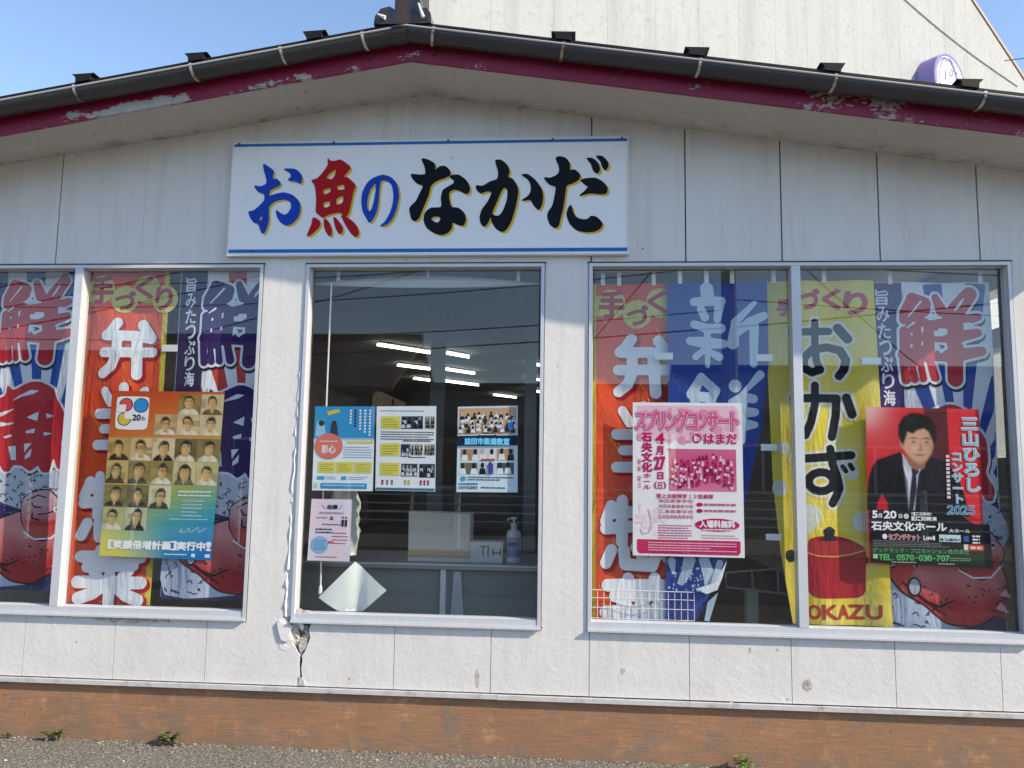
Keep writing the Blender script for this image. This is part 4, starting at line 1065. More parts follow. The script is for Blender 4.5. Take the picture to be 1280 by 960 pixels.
    for a in ([(.39,-1.21),(.41,-1.235),(.44,-1.235)], [(.43,-1.27),(.47,-1.265),(.50,-1.255)], [(.40,-1.26),(.40,-1.29),(.44,-1.30)], [(.37,-1.20),(.42,-1.175),(.46,-1.185)]): P.strokes([(a, .0035)], H('241018'), 9, 0, .003)
    P.strokes([([(.36,-1.36),(.42,-1.395),(.50,-1.39),(.55,-1.34)], .004)], CW, 9, 0, .003)
    for k in range(26): P.ell(rr_.uniform(.20, .54), rr_.uniform(-1.56, -1.42), .006, .0045, H('4a1418'), 7, 8)
    for a in ([(.10,-1.42),(.20,-1.50),(.30,-1.57)], [(.20,-1.50),(.27,-1.53),(.34,-1.50)]): P.strokes([(a, [.003, .006, .003])], H('180c12'), 7, 0, .003)
    P.poly([(.03,-1.36),(.10,-1.46),(.16,-1.36),(.13,-1.30),(.11,-1.36),(.085,-1.29),(.07,-1.36)], H('c0483e'), 6)
    P.strokes([([(.03,-1.36),(.07,-1.34),(.085,-1.29),(.11,-1.34),(.13,-1.29),(.16,-1.35)], .004)], CW, 7, 0, .003)
    P.ell(.155, -1.44, .032, .045, H('16161c'), 7, 18); P.ell(.155, -1.44, .024, .036, H('9fa6b4'), 8, 18)
    for k in range(5): P.poly([(.50+.012*k,-1.56+.03*k),(.53+.012*k,-1.53+.03*k),(.575+.006*k,-1.59+.035*k)], H('d9a2a4') if k % 2 else H('8c2c34'), 8)
    P.build('printed_fish', M['cloth_ink'], root)
def hang_sengyo(label, X0, Z0, Y, seed, ink, ray, strip, h=1.64, narrow=0.0):
    t_ = banner('sales_banner', label, (X0+SW/2, Y, Z0-h))
    P = Print(Y, wavef(seed, .0055))
    P.grid(lambda u, v: (X0+SW*u, Z0-h*v), 56, 110, lambda u, v: CW, 0); P.build('cloth', M['cloth_ink'], t_, True)
    design_sengyo(P, t_, X0, Z0, ink, ray, strip); return t_
t_ = hang_sengyo('fresh-fish banner with red characters and blue rays, behind the singer poster', REF_S[0], REF_S[1], .108, 3, H('b8323c'), H('2a4a9c'), H('3a2c66'))
rail_tabs(t_, [REF_S[0]+.10, REF_S[0]+.52], REF_S[1], .096); side_tab(t_, 1077, 451, .066, 24)
o_ = S(227, 339, .085)
t_ = hang_sengyo('fresh-fish banner with dark purple characters and red rays, right of the bento banner', o_[0], o_[1], .072, 4, H('33205e'), H('c03a34'), H('33264e'))
o_ = S(-28, 336, .085)
t_ = hang_sengyo('fresh-fish banner with red characters in the leftmost pane', o_[0], o_[1], .116, 5, H('c02a34'), H('2450a4'), H('3a2a64'))

# --- blue shinsen banner, twisted so that its lower edge swings to the left
Yb = .070
t_ = banner('sales_banner', 'blue banner with pale brush characters behind the pink concert poster', (S(895, 780, Yb)[0], Yb, S(895, 780, Yb)[1]))
P = Print(Yb, wavef(21, .0045))
el = [S(834, 352, Yb)[0], S(836, 560, Yb)[0], S(832, 775, Yb)[0]]
er = [(0, S(958, 352, Yb)[0]), (.25, S(961, 460, Yb)[0]), (.45, S(952, 545, Yb)[0]), (.68, S(930, 640, Yb)[0]), (.84, S(905, 705, Yb)[0]), (1, S(872, 776, Yb)[0])]
lf_ = lambda v: float(np.interp(v, [0, .5, 1], el)); rf_ = lambda v: float(np.interp(v, *zip(*er)))
zt, zb = S(895, 352, Yb)[1], S(895, 776, Yb)[1]
NB = H('27408e')
sheet(P, lf_, rf_, zt, zb, lambda u, v: NB, 36, 110); P.build('cloth', M['cloth_ink'], t_, True)
k1 = S(641, 500, Yb)[0]-S(640, 500, Yb)[0]; r = k1/4.8
loc = lambda pts: zm(850, 330, 4.8, Yb, pts)
PALE = H('b4c4d8')
shin = [([(160,150),(165,185)], 40*r), ([(85,228),(160,222),(250,220)], [26*r,30*r,26*r]), ([(125,270),(150,318)], [24*r,26*r]), ([(240,230),(225,330)], [30*r,22*r]), ([(85,362),(160,385),(245,385)], [24*r,28*r,30*r]), ([(60,462),(160,470),(262,478)], [24*r,36*r,26*r]), ([(165,380),(168,608)], [22*r,14*r]), ([(150,512),(95,556)], [18*r,20*r]), ([(185,528),(238,556)], [18*r,24*r]),
        ([(445,235),(330,350)], [14*r,24*r]), ([(330,350),(318,478)], [22*r,34*r]), ([(345,408),(420,350),(500,312)], [26*r,30*r,24*r]), ([(442,370),(440,600)], [28*r,22*r])]
P.strokes([(loc(p), q) for p, q in shin], PALE, 1, 0, .005); P.build('character', M['cloth_ink'], t_)
sn = [([(130,675),(75,780)], [24*r,34*r]), ([(130,680),(215,760),(190,800)], [26*r,28*r,30*r]), ([(80,790),(180,800)], 30*r), ([(90,800),(90,960)], 28*r), ([(190,800),(185,960)], 28*r), ([(90,880),(190,880)], 22*r), ([(90,960),(190,960)], 24*r), ([(60,1010),(40,1070)], 24*r), ([(110,1010),(115,1070)], 22*r), ([(170,1010),(185,1060)], 22*r),
      ([(330,730),(330,735)], 36*r), ([(480,665),(430,720),(370,780)], [26*r,18*r,12*r]), ([(310,830),(380,800),(440,810)], [22*r,30*r,26*r]), ([(310,905),(400,890),(450,890)], [22*r,30*r,24*r]), ([(290,985),(400,965),(450,965)], [22*r,32*r,20*r]), ([(375,800),(372,1060)], [30*r,20*r])]
P.strokes([(loc(p), q) for p, q in sn], PALE, 1, 0, .005); P.build('character', M['cloth_ink'], t_)
px_ = lambda pts: [S(u, v, Yb) for u, v in pts]
low_ = [([(862,700),(858,716),(852,728)], [7*k1,6*k1,4*k1]), ([(880,700),(886,718),(884,733)], [6*k1,7*k1,3*k1]), ([(840,702),(842,716)], [5*k1,2*k1]), ([(900,704),(893,728),(884,738),(872,737)], [4*k1,4*k1,4*k1,2*k1])]
P.strokes([(px_(p), q) for p, q in low_], PALE, 1, 0, .004)
rr_ = random.Random(4)
for k in range(50):
    u = rr_.choice([rr_.uniform(836, 870), rr_.uniform(866, 888)]); v = rr_.uniform(708, 738); q = S(u, v, Yb); P.ell(q[0], q[1], rr_.uniform(.002, .006), rr_.uniform(.002, .007), PALE, 1, 7)
P.build('brush_strokes', M['cloth_ink'], t_)
P = Print(Yb-.016); P.poly(px_([(870,735),(893,728),(908,700),(902,722),(896,737),(882,742)]), CW, 0); P.build('folded_edge', M['cloth_ink'], t_)
P = Print(Yb-.014); P.poly(px_([(880,775),(884,752),(897,740),(892,756),(886,776)]), H('9fb2c8'), 0); P.build('folded_edge', M['cloth_ink'], t_)
rail_tabs(t_, [S(u, 350, Yb)[0] for u in (850, 883, 915)], zt, Yb); side_tab(t_, 945, 447, .062, 21)

# --- yellow okazu banner behind the middle mullion
Yb = .082
t_ = banner('sales_banner', 'yellow banner with black characters and a red pot, crossing the mullion', (S(1040, 785, Yb)[0], Yb, S(1040, 785, Yb)[1]))
P = Print(Yb, wavef(31, .0055))
el = [(0, S(955, 352, Yb)[0]), (.35, S(961, 500, Yb)[0]), (.6, S(966, 610, Yb)[0]), (.8, S(976, 700, Yb)[0]), (1, S(992, 780, Yb)[0])]
lf_ = lambda v: float(np.interp(v, *zip(*el))); rf_ = lambda v: S(1097, 500, Yb)[0]+.03*v
zt, zb = S(1030, 351, Yb)[1], S(1030, 781, Yb)[1]
YB_ = H('d9c23a')
def ycol(u, v):
    q = .5+.5*math.sin(9*u+17*v)*math.sin(23*v-6*u); return tuple(a*(1-.35*q)+b*.35*q for a, b in zip(YB_, H('d8d69a')))
sheet(P, lf_, rf_, zt, zb, ycol, 46, 110); P.build('cloth', M['cloth_ink'], t_, True)
k1 = S(641, 500, Yb)[0]-S(640, 500, Yb)[0]; px_ = lambda pts: [S(u, v, Yb) for u, v in pts]
PINK = H('b83a4c')
for ch, b in (('手', (972, 374, 990, 394)), ('づ', (998, 362, 1022, 386)), ('く', (1029, 362, 1049, 386)), ('り', (1055, 366, 1081, 393))):
    q = px_([(b[0], b[3]), (b[2], b[1])]); P.char(ch, (q[0][0], q[0][1], q[1][0], q[1][1]), PINK, 1, .06, 34, .05, True)
P.build('small_lettering', M['cloth_ink'], t_)
def ring(cx, cy, rx, ry, a0, a1, n=14): return [(cx+rx*math.cos(a), cy+ry*math.sin(a)) for a in np.linspace(a0, a1, n)]
OKA = [[([(1018,403),(1018,432),(1020,452),(1025,462)], 4.6), ([(990,416),(1036,414)], 4.6), ([(1025,462),(1014,466),(1004,460),(1004,448),(1014,438),(1034,434),(1050,438),(1057,450),(1055,462),(1049,470)], 5.0), ([(1047,410),(1059,424)], 5.5)],
       [([(992,498),(1046,498),(1045,520),(1040,546)], 5.0), ([(1018,482),(1018,505),(1013,528),(1006,544)], 4.8), ([(1058,497),(1065,518)], 5)],
       [([(995,574),(1064,569)], 5.0), ([(1038,561),(1041,580),(1047,596),(1050,610),(1046,620),(1041,629)], 5.0), (ring(1026, 602, 16, 12, -.2, 6.0), 4.8), ([(1054,583),(1058,589)], 2.8), ([(1063,581),(1066,586)], 2.8)]]
for ln in OKA:
    L = [(px_(p), r_*k1) for p, r_ in ln]
    P.strokes(L, H('d6d6cc'), 1, 3.2*k1, .005); P.strokes(L, H('191a20'), 2, 0, .005); P.build('character', M['cloth_ink'], t_)
for cx, cy, rx in ((1013, 645, 14), (1078, 652, 12), (1006, 655, 12), (1065, 590, 9), (975, 610, 10), (980, 560, 8)):
    q = px_([(cx, cy), (cx+rx, cy)]); P.ell(q[0][0], q[0][1], q[1][0]-q[0][0], (q[1][0]-q[0][0])*1.1, H('c9ccc4'), 1, 18)
P.build('printed_cloud', M['cloth_ink'], t_)
z64 = lambda pts: zm(1000, 650, 6.4, Yb, pts)
POT = H('a3202c')
P.poly(smooth_loop(z64([(60,180),(110,140),(190,125),(300,130),(420,165),(525,235),(528,420),(528,560),(500,612),(430,628),(160,626),(90,600),(62,540),(55,400)]), 3), POT, 1)
P.strokes([(z64([(58,262),(150,288),(290,294),(420,275),(525,240)]), .0028)], H('d9a24a'), 2, 0, .0025)
P.poly(smooth_loop(z64([(185,80),(235,52),(280,80),(275,130),(310,160),(200,168),(155,155),(195,130)]), 3), H('2c2a34'), 2)
P.poly(z64([(525,300),(600,290),(605,340),(528,350)]), H('2a2228'), 1)
P.poly(smooth_loop(px_([(983,690),(990,687),(996,692),(996,700),(988,703),(983,698)]), 3), H('2a2228'), 1)
P.build('printed_pot', M['cloth_ink'], t_)
for ch, (a, b) in zip('OKAZU', ((70, 160), (180, 300), (310, 395), (400, 515), (535, 650))):
    q = z64([(a, 790), (b, 685)]); P.char(ch, (q[0][0], q[0][1], q[1][0], q[1][1]), H('a8352c'), 2, .05, 30, 0, True)
P.build('small_lettering', M['cloth_ink'], t_)
rail_tabs(t_, [S(u, 350, Yb)[0] for u in (967, 1030)], zt, Yb); side_tab(t_, 951, 559, .062, 20); side_tab(t_, 957, 671, .062, 20)
# curtain rail the banners hang from
for nm, u0, u1, v in (('right-hand', 738, 1262, 350), ('left-hand', -120, 326, 335)):
    a = S(u0, v, .10); b = S(u1, v, .10); m_ = MB(); m_.tube([(a[0], .104, a[1]+.045), (b[0], .104, a[1]+.045)], .008, 8)
    tag(m_.build('hanging_rail', M['grey_metal']), 'thin grey rail across the top of the '+nm+' window', 'rail')

# ================================================================== POSTERS ON THE INSIDE OF THE PANES
YP = .0455
INK, PAPER = H('16161a'), H('e6ebf2')
class Poster:
    """a sheet taped behind the glass; (s, t) run 0..1 from its top left corner"""
    def __init__(s, label, corners, colfn, group='posters taped to the shop windows', nu=14, nv=20, mt='ink'):
        s.c = [S(u, v, YP) for u, v in corners]       # TL, TR, BR, BL
        s.root = tag(empty('poster', ((s.c[3][0]+s.c[2][0])/2, YP, min(s.c[2][1], s.c[3][1]))), label, 'poster', group)
        s.P = Print(YP); s.mt = M[mt]
        s.P.grid(s.at, nu, nv, colfn, 0); s.done('sheet')
    def at(s, u, v):
        a, b, c, d = s.c
        return tuple((a[i]*(1-u)+b[i]*u)*(1-v)+(d[i]*(1-u)+c[i]*u)*v for i in (0, 1))
    def pts(s, L): return [s.at(*p) for p in L]
    def box(s, x0, y0, x1, y1):
        a, b = s.at(x0, y1), s.at(x1, y0); return (a[0], a[1], b[0], b[1])
    def rect(s, x0, y0, x1, y1, col, ly=1): s.P.poly(s.pts([(x0, y1), (x1, y1), (x1, y0), (x0, y0)]), col, ly)
    def poly(s, L, col, ly=1, sm=0): s.P.poly(s.pts(L), col, ly, sm)
    def ell(s, cx, cy, rx, ry, col, ly=1, n=20): s.poly([(cx+rx*math.cos(2*math.pi*k/n), cy+ry*math.sin(2*math.pi*k/n)) for k in range(n)], col, ly)
    def text(s, tx, x0, y0, x1, y1, col, ly=2, bold=.03, vert=False, q=None, shear=0): s.P.line(tx, s.box(x0, y0, x1, y1), col, ly, bold, vert, q, shear)
    def greek(s, x0, y0, x1, rows, pitch, h, col, ly=2, seed=1):
        a, b = s.at(x0, y0), s.at(x1, y0); Hh = abs(s.c[0][1]-s.c[3][1]); s.P.greek(a[0], a[1], b[0], rows, pitch*Hh, h*Hh, col, ly, seed)
    def done(s, name): return s.P.build(name, s.mt, s.root)
def ramp3(stops, t):
    for (p, a), (q, b) in zip(stops[:-1], stops[1:]):
        if t <= q: return mixc(a, b, max(0, (t-p)/(q-p)))
    return stops[-1][1]
def crowd(po, x0, y0, x1, y1, n, bgc, dark, light, seed, rows=3, name='photo'):
    """a printed group photograph: rows of little heads and shoulders"""
    po.rect(x0, y0, x1, y1, bgc, 1); r = random.Random(seed)
    for j in range(rows):
        for i in range(n):
            cx = x0+(x1-x0)*(i+.5+r.uniform(-.25, .25))/n; cy = y0+(y1-y0)*(.22+.66*j/rows+r.uniform(-.04, .04)); w = (x1-x0)/n*.42; h = (y1-y0)/rows*.32
            po.poly([(cx-w, min(cy+h*2.4, y1)), (cx+w, min(cy+h*2.4, y1)), (cx+w*.7, cy+h*.8), (cx-w*.7, cy+h*.8)], light if r.random() < .6 else dark, 2+j*2)
            po.ell(cx, cy, w*.5, h*.8, dark if r.random() < .7 else mixc(light, dark, .4), 3+j*2, 8)
    po.done(name)

def sst(a, b, x): t = np.clip((x-a)/(b-a), 0, 1); return t*t*(3-2*t)
def lay(img, c, m): return img*(1-m[..., None])+np.array(c)*m[..., None]
def bust(U, V, bgc, cloth, skin, hair, r, cx=.5, cy=.40, hw=.20, hh=.27, long=False, glasses=False, shirt=None, tilt=0.0):
    """head-and-shoulders photograph on coordinate arrays U, V (0..1, V down)"""
    img = np.ones(U.shape+(3,))*np.array(bgc)
    for k in range(5):
        a, b, w, h = r.uniform(0, 1), r.uniform(0, .8), r.uniform(.08, .35), r.uniform(.05, .3)
        mk = sst(.04, -.04, np.maximum(abs(U-a)-w, abs(V-b)-h)); img = lay(img, np.array(bgc)*r.uniform(.45, 1.35), mk*.7)
    X, Y = U-cx-tilt*(V-cy), V-cy
    if long: img = lay(img, hair, sst(.03, -.03, np.maximum(abs(X)-hw*1.18-.05*Y, abs(Y-.16)-.34)))
    sh = sst(.03, -.03, np.hypot(X/.46, (V-1.05)/.36)-1); img = lay(img, np.array(cloth), sh)
    img = lay(img, np.array(cloth)*.55, sh*sst(.0, .25, abs(X+.10))*sst(.25, .0, X)*.6)
    if shirt is not None: img = lay(img, shirt, sst(.02, -.02, abs(X)-.13*(1.02-V))*sst(.64, .68, V))
    img = lay(img, np.array(skin)*.72, sst(.02, -.02, abs(X)-hw*.55)*sst(.0, .03, Y-.1)*sst(.02, -.02, Y-hh*1.28))
    img = lay(img, hair, sst(.05, -.05, np.hypot(X/(hw*1.12), (Y+.055)/(hh*1.0))-1))
    fm = sst(.06, -.06, np.hypot(X/(hw*.93), (Y-.035)/(hh*.93))-1)
    fm = fm*sst(-.62, -.50, Y/hh-.35*np.abs(X/hw)**2*0+.10*np.sin(9*X+r.uniform(0, 6)))
    shade = .80+.26*sst(.18, -.14, X)*1.0-.22*sst(.10, .26, abs(X))
    f = np.array(skin)*np.clip(shade, .5, 1.15)[..., None]
    img = img*(1-fm[..., None])+f*fm[..., None]
    for sx in (-1, 1):
        ex = X-sx*hw*.42
        img = lay(img, np.array(hair)*.8, .85*np.exp(-(ex/(hw*.20))**2-((Y+.03)/.022)**2))
        img = lay(img, np.array(hair)*.9, .75*np.exp(-(ex/(hw*.26))**2-((Y+.085)/.018)**2))
        if glasses: img = lay(img, (.03, .03, .03), .8*np.exp(-((np.hypot(ex/(hw*.34), (Y+.02)/.065)-1)/.16)**2))
    img = lay(img, np.array(skin)*.62, .55*np.exp(-((X-.012)/.022)**2-((Y-.075)/.03)**2))
    img = lay(img, np.array(skin)*np.array((.75, .42, .40)), .8*np.exp(-(X/(hw*.38))**2-((Y-.145)/.018)**2))
    img = lay(img, (.85, .82, .78), .5*np.exp(-(X/(hw*.24))**2-((Y-.142)/.008)**2))
    return np.clip(img, 0, 1)
def photo(po, x0, y0, x1, y1, nu, nv, fn, name, ly=1):
    u = np.linspace(0, 1, nu+1); v = np.linspace(0, 1, nv+1); U, V = np.meshgrid(u, v); img = fn(U, V)
    po.P.grid(lambda a, b: po.at(x0+(x1-x0)*a, y0+(y1-y0)*b), nu, nv, lambda a, b: tuple(img[int(round(b*nv)), int(round(a*nu))]), ly); po.done(name)

# --- 1: photo-grid poster, orange to blue
TL, TR, BR, BL = (140.4, 488.5), (281, 490), (264, 700.5), (124, 694.5)
def grad1(u, v):
    t = v*.86+u*.22-.10
    c = ramp3([(0, H('c0471f')), (.22, H('c8742c')), (.42, H('bfa24a')), (.58, H('8fa460')), (.72, H('3d9aa4')), (.9, H('1a7cc0')), (1, H('1565b4'))], t)
    y = max(0, (v-.72)/.28)*max(0, 1-u*1.7); return mixc(c, H('d8cf5a'), min(1, y*1.5))
po = Poster('orange to blue poster with a grid of portraits, curling at its lower left corner', (TL, TR, BR, BL), grad1, nu=20, nv=30)
po.poly([(.05, .06), (.08, .035), (.31, .035), (.34, .06), (.34, .20), (.31, .235), (.08, .235), (.05, .20)], H('e8e6ea'), 1, 2)
po.ell(.135, .085, .062, .042, INK, 2); po.ell(.135, .085, .053, .036, H('d8504a'), 3); po.ell(.27, .088, .068, .045, INK, 2); po.ell(.27, .088, .060, .040, H('2a8ad0'), 3)
po.ell(.13, .172, .062, .042, INK, 2); po.ell(.13, .172, .054, .037, H('d8b83c'), 3); po.poly([(.13, .172), (.13, .128), (.20, .128), (.20, .172)], H('e8e6ea'), 4); po.poly([(.06, .085), (.135, .085), (.135, .13), (.06, .13)], H('e8e6ea'), 4)
po.done('logo')
po.text('20', .20, .145, .275, .18, INK, 3, .05); po.text('th', .28, .155, .315, .18, INK, 3, .0); po.done('lettering')
GRID = []
for (y, xs) in ((.015, (3, 4)), (.14, (2, 3, 4)), (.285, (0, 1, 2, 3, 4)), (.425, (0, 1, 2, 3, 4)), (.57, (0, 1, 2)), (.705, (0, 1))):
    for i in xs: GRID.append((i*.2, y))
rr_ = random.Random(12)
for k, (x_, y_) in enumerate(GRID):
    w, h = .198, .138 if y_ > .2 else .125
    t = y_*.86+x_*.22
    base = ramp3([(0, H('b08a4c')), (.3, H('bc9a5a')), (.5, H('b8a562')), (.75, H('8fa878'))], t); dk = mixc(H('2a1e14'), H('14252a'), min(1, max(0, t-.3)*1.8))
    hair_ = mixc(dk, base, rr_.uniform(0, .12)); skin = mixc(base, H('dcae74'), rr_.uniform(.55, .8))
    cloth = mixc(dk, base, rr_.choice([0, .05, .1, .3])) if rr_.random() < .65 else mixc(base, (.85, .8, .66), .7)
    kw = dict(cx=.5+rr_.uniform(-.05, .05), cy=.43+rr_.uniform(-.04, .05), hw=rr_.uniform(.19, .255), hh=rr_.uniform(.27, .33), long=rr_.random() < .3, glasses=rr_.random() < .3, tilt=rr_.uniform(-.12, .12), shirt=(mixc(base, (.9, .85, .75), .8) if rr_.random() < .5 else None))
    photo(po, x_+.0015, y_+.001, x_+w, y_+h, 22, 22, lambda U, V: bust(U, V, mixc(base, (.85, .8, .66), rr_.uniform(0, .5)) if rr_.random() < .55 else mixc(base, dk, rr_.uniform(.3, .7)), cloth, skin, hair_, rr_, **kw), 'portrait_photo')
po.greek(.66, .60, .95, 2, .022, .008, H('d8e8ee'), 2, 3); po.greek(.70, .655, .90, 5, .022, .006, H('b8d8e4'), 2, 4); po.greek(.60, .765, .98, 1, .02, .005, H('b8d8e4'), 2, 5)
po.P.strokes([(po.pts([(.70, .84), (.72, .825), (.71, .845), (.76, .84), (.78, .815), (.79, .84), (.84, .825), (.86, .81), (.87, .84), (.93, .815)]), .0012)], H('c8e0ec'), 2, 0, .0012)
po.done('small_print')
po.text('[笑顔倍増計画]実行中!', .07, .895, .99, .955, H('f2f4f4'), 3, .055, q=26); po.done('lettering')
po.greek(.58, .972, .78, 1, .02, .007, H('d8ecf4'), 2, 6); po.rect(.82, .966, .855, .986, H('d8ecf4'), 2); po.rect(.94, .966, .985, .986, H('d8ecf4'), 2); po.done('small_print')

# --- 2: blue flyer with a salmon disc
SKY = H('2f8fc6'); YLW = H('d8cf5c')
po = Poster('blue and white flyer with a salmon disc, leftmost in the middle window', ((394, 508), (469, 508), (466, 614), (390, 613)), lambda u, v: SKY if v < .42 else H('dfe8f2'), nv=19)
po.poly([(.20, .06), (.40, .03), (.42, .07), (.22, .11)], H('d0b848'), 2); po.poly([(.04, .18), (.16, .16), (.20, .36), (.02, .36)], H('8fc0e4'), 2); po.ell(.12, .20, .05, .035, H('3a2a24'), 3)
po.poly([(.28, .22), (.38, .22), (.40, .36), (.26, .36)], H('2a3a5a'), 2); po.ell(.33, .20, .04, .03, H('3a241c'), 3); po.done('photo')
for x_, n in ((.95, 8), (.86, 7), (.64, 5), (.72, 6)): po.text('|'*0+'・', x_-.02, .03, x_+.02, .06, H('e8f0f6'), 2)
for i, x_ in enumerate((.92, .84, .76, .68, .60)):
    for k in range(9-i): po.rect(x_-.016, .04+k*.036, x_+.016, .04+k*.036+.022, H('e2edf6') if i != 3 else INK, 2)
po.done('lettering')
po.ell(.25, .475, .235, .155, H('d4746a'), 3, 30); po.done('disc')
po.text('彩心', .13, .46, .37, .56, H('f0dede'), 4, .03); po.rect(.1, .41, .40, .425, H('e8c0ba'), 4); po.done('lettering')
po.rect(.55, .41, .99, .44, YLW, 2); po.greek(.50, .48, .97, 5, .03, .008, H('8898b4'), 2, 7)
for i in range(3):
    po.rect(.09+i*.30, .66, .37+i*.30, .79, YLW, 2); po.greek(.12+i*.3, .685, .34+i*.3, 4, .025, .007, H('a89c44'), 3, 8+i)
po.done('text_panel')
po.rect(.08, .83, .20, .87, H('4a9ac8'), 2); po.rect(.48, .83, .56, .87, H('4a9ac8'), 2); po.greek(.22, .835, .45, 2, .022, .007, H('8898b4'), 2, 12); po.greek(.60, .835, .95, 2, .022, .007, H('8898b4'), 2, 13)
po.rect(.14, .91, .90, .975, H('3a90c0'), 2); po.greek(.18, .93, .86, 1, .02, .012, H('b8d8ec'), 3, 14); po.rect(.03, .91, .09, .97, H('b8c8c4'), 2); po.done('contact_strip')

# --- 3: white flyer with yellow boxes
po = Poster('white flyer with yellow boxes and photo strips, right of the blue flyer', ((471, 508), (545.5, 507.5), (544, 614.5), (469, 613)), lambda u, v: H('e2e6ee'))
po.greek(.06, .045, .8, 1, .03, .012, H('7ab0d0'), 2, 3)
for j, y_ in enumerate((.12, .44, .67)):
    po.rect(.08, y_, .40, y_+.15, YLW, 2); po.greek(.11, y_+.03, .37, 4, .03, .009, H('a09440'), 3, j); po.done('text_panel')
for a in ((.42, .12, .78, .27), (.82, .12, .98, .27), (.42, .45, .58, .60), (.60, .45, .78, .58), (.81, .45, .99, .58), (.43, .68, .70, .83), (.73, .68, .99, .84)):
    dk = rr_.random() < .6; crowd(po, *a, 4, H('3c4454') if dk else H('b8b09c'), H('14161e'), H('c8ccd8') if dk else H('5c5848'), int(a[0]*1000+a[1]*77), 2)
po.greek(.08, .30, .97, 4, .028, .010, H('30343c'), 2, 22); po.greek(.45, .405, .97, 1, .03, .012, H('22242c'), 2, 23); po.greek(.55, .60, .95, 1, .03, .01, H('30343c'), 2, 24); po.done('small_print')
for x_, c_ in ((.12, 'a03a3a'), (.20, 'b04848'), (.28, '50884c'), (.50, 'b8a848'), (.56, 'c0b058'), (.76, '9a2c34'), (.82, '9a2c34'), (.88, '9a2c34')):
    po.ell(x_, .885, .02, .014, H(c_), 2, 10); po.rect(x_-.014, .90, x_+.014, .93, H(c_), 2)
po.done('small_figures'); po.rect(.01, .965, .99, .992, H('3e7690'), 2); po.done('footer_band')

# --- 4: judo class poster
po = Poster('pale blue class poster with a dark band and group photos, rightmost in the middle window', ((572.5, 508.5), (647, 507), (647, 615.5), (570.5, 615)), lambda u, v: H('d4e4f2'))
crowd(po, .02, .02, .98, .33, 10, H('c9a27c'), H('2a2426'), H('e8eaf0'), 5, 4)
po.ell(.89, .24, .055, .05, H('2a64b0'), 12); po.done('ball')
po.poly([(.0, .345), (.34, .345), (.42, .315), (.58, .315), (.66, .345), (1, .345), (1, .46), (0, .46)], H('16283e'), 13); po.text('益田市柔道教室', .12, .38, .87, .445, H('6cc0e8'), 14, .05, q=26); po.rect(.38, .328, .62, .338, H('d8dce4'), 14); po.done('title_band')
k = 0
for y_ in (.50, .66):
    for x_ in (.06, .36, .66):
        crowd(po, x_, y_, x_+.28, y_+.135, 2, (H('b88a68'), H('d8d4d8'), H('ba9070'), H('6a7058'), H('c8d0dc'), H('50545c'))[k], H('1c1a20'), H('e4e8ee'), 40+k, 1); k += 1
po.rect(.40, .615, .63, .635, H('c04a4a'), 6); po.rect(.52, .67, .60, .79, H('4a48a0'), 8)
po.greek(.18, .82, .94, 2, .028, .013, H('50606e'), 2, 31); po.ell(.11, .845, .045, .03, H('3aa0d0'), 2); po.rect(.03, .895, .35, .915, H('3a8cc0'), 2); po.text('益田市柔道教室', .03, .93, .35, .965, INK, 2, .01, q=18); po.greek(.40, .94, .80, 1, .03, .015, H('40484e'), 2, 32); po.done('small_print')

# --- 5: small pinkish flyer
po = Poster('small pinkish flyer with a blue disc, taped below the blue flyer', ((389.5, 623.5), (440, 624.5), (437, 702), (384, 700.5)), lambda u, v: mixc(H('dcd2e6'), H('e6d0dc'), .5+.5*math.sin(6*u+5*v)))
po.text('出張', .40, .09, .66, .16, INK, 3, .05, q=24); po.P.strokes([(po.pts([(.28, .10), (.36, .16)]), .0012), (po.pts([(.78, .10), (.70, .16)]), .0012)], INK, 3, 0, .001); po.text('&', .48, .28, .58, .335, INK, 3, .03, q=20); po.done('lettering')
po.greek(.22, .21, .80, 1, .03, .028, H('b090a8'), 2, 1); po.greek(.15, .29, .42, 1, .03, .024, H('b090a8'), 2, 2); po.greek(.30, .40, .75, 1, .03, .02, H('c05868'), 2, 3); po.greek(.15, .48, .55, 2, .05, .022, H('40304c'), 2, 4); po.greek(.55, .54, .95, 4, .055, .014, H('a05878'), 2, 5); po.greek(.20, .93, .7, 1, .03, .012, H('70687c'), 2, 8); po.done('small_print')
po.ell(.27, .74, .21, .14, H('86b4dc'), 2, 26); po.greek(.12, .67, .42, 5, .035, .012, H('4a78a8'), 3, 6); po.rect(.46, .68, .60, .715, H('d84a5a'), 3); po.done('disc')
for x_ in (.80, .88):
    po.ell(x_, .295, .022, .016, INK, 3, 10); po.poly([(x_-.03, .33), (x_+.03, .33), (x_+.025, .44), (x_-.025, .44)], INK, 3)
po.done('silhouettes')

# --- 6: pink spring concert poster
MAG, PNK, LP = H('c8125e'), H('e0568c'), H('f0c2d6')
po = Poster('pink and white spring concert poster on the blue banner', ((791, 503), (927, 503.8), (931, 697.5), (791, 694)), lambda u, v: H('f4eef4'), nv=24)
po.poly([(.04, .02), (.93, .02), (.97, .05), (.97, .25), (.04, .25)], LP, 1); 
for k in range(36): po.ell(rr_.uniform(.06, .95), rr_.uniform(.03, .26), rr_.uniform(.01, .05), rr_.uniform(.008, .03), mixc(LP, PNK, rr_.uniform(.1, .6)), 2, 10)
for k in range(22): po.ell(rr_.uniform(.05, .3), rr_.uniform(.62, .86), rr_.uniform(.01, .045), rr_.uniform(.008, .03), mixc(H('f4eef4'), LP, rr_.uniform(.2, .8)), 1, 10)
po.P.strokes([(po.pts([(.14, .70), (.17, .78), (.15, .85), (.09, .86), (.07, .83)]), .0022)], H('e2a8c2'), 2, 0, .0018); po.done('blossom_print')
tl = 'スプリングコンサート'
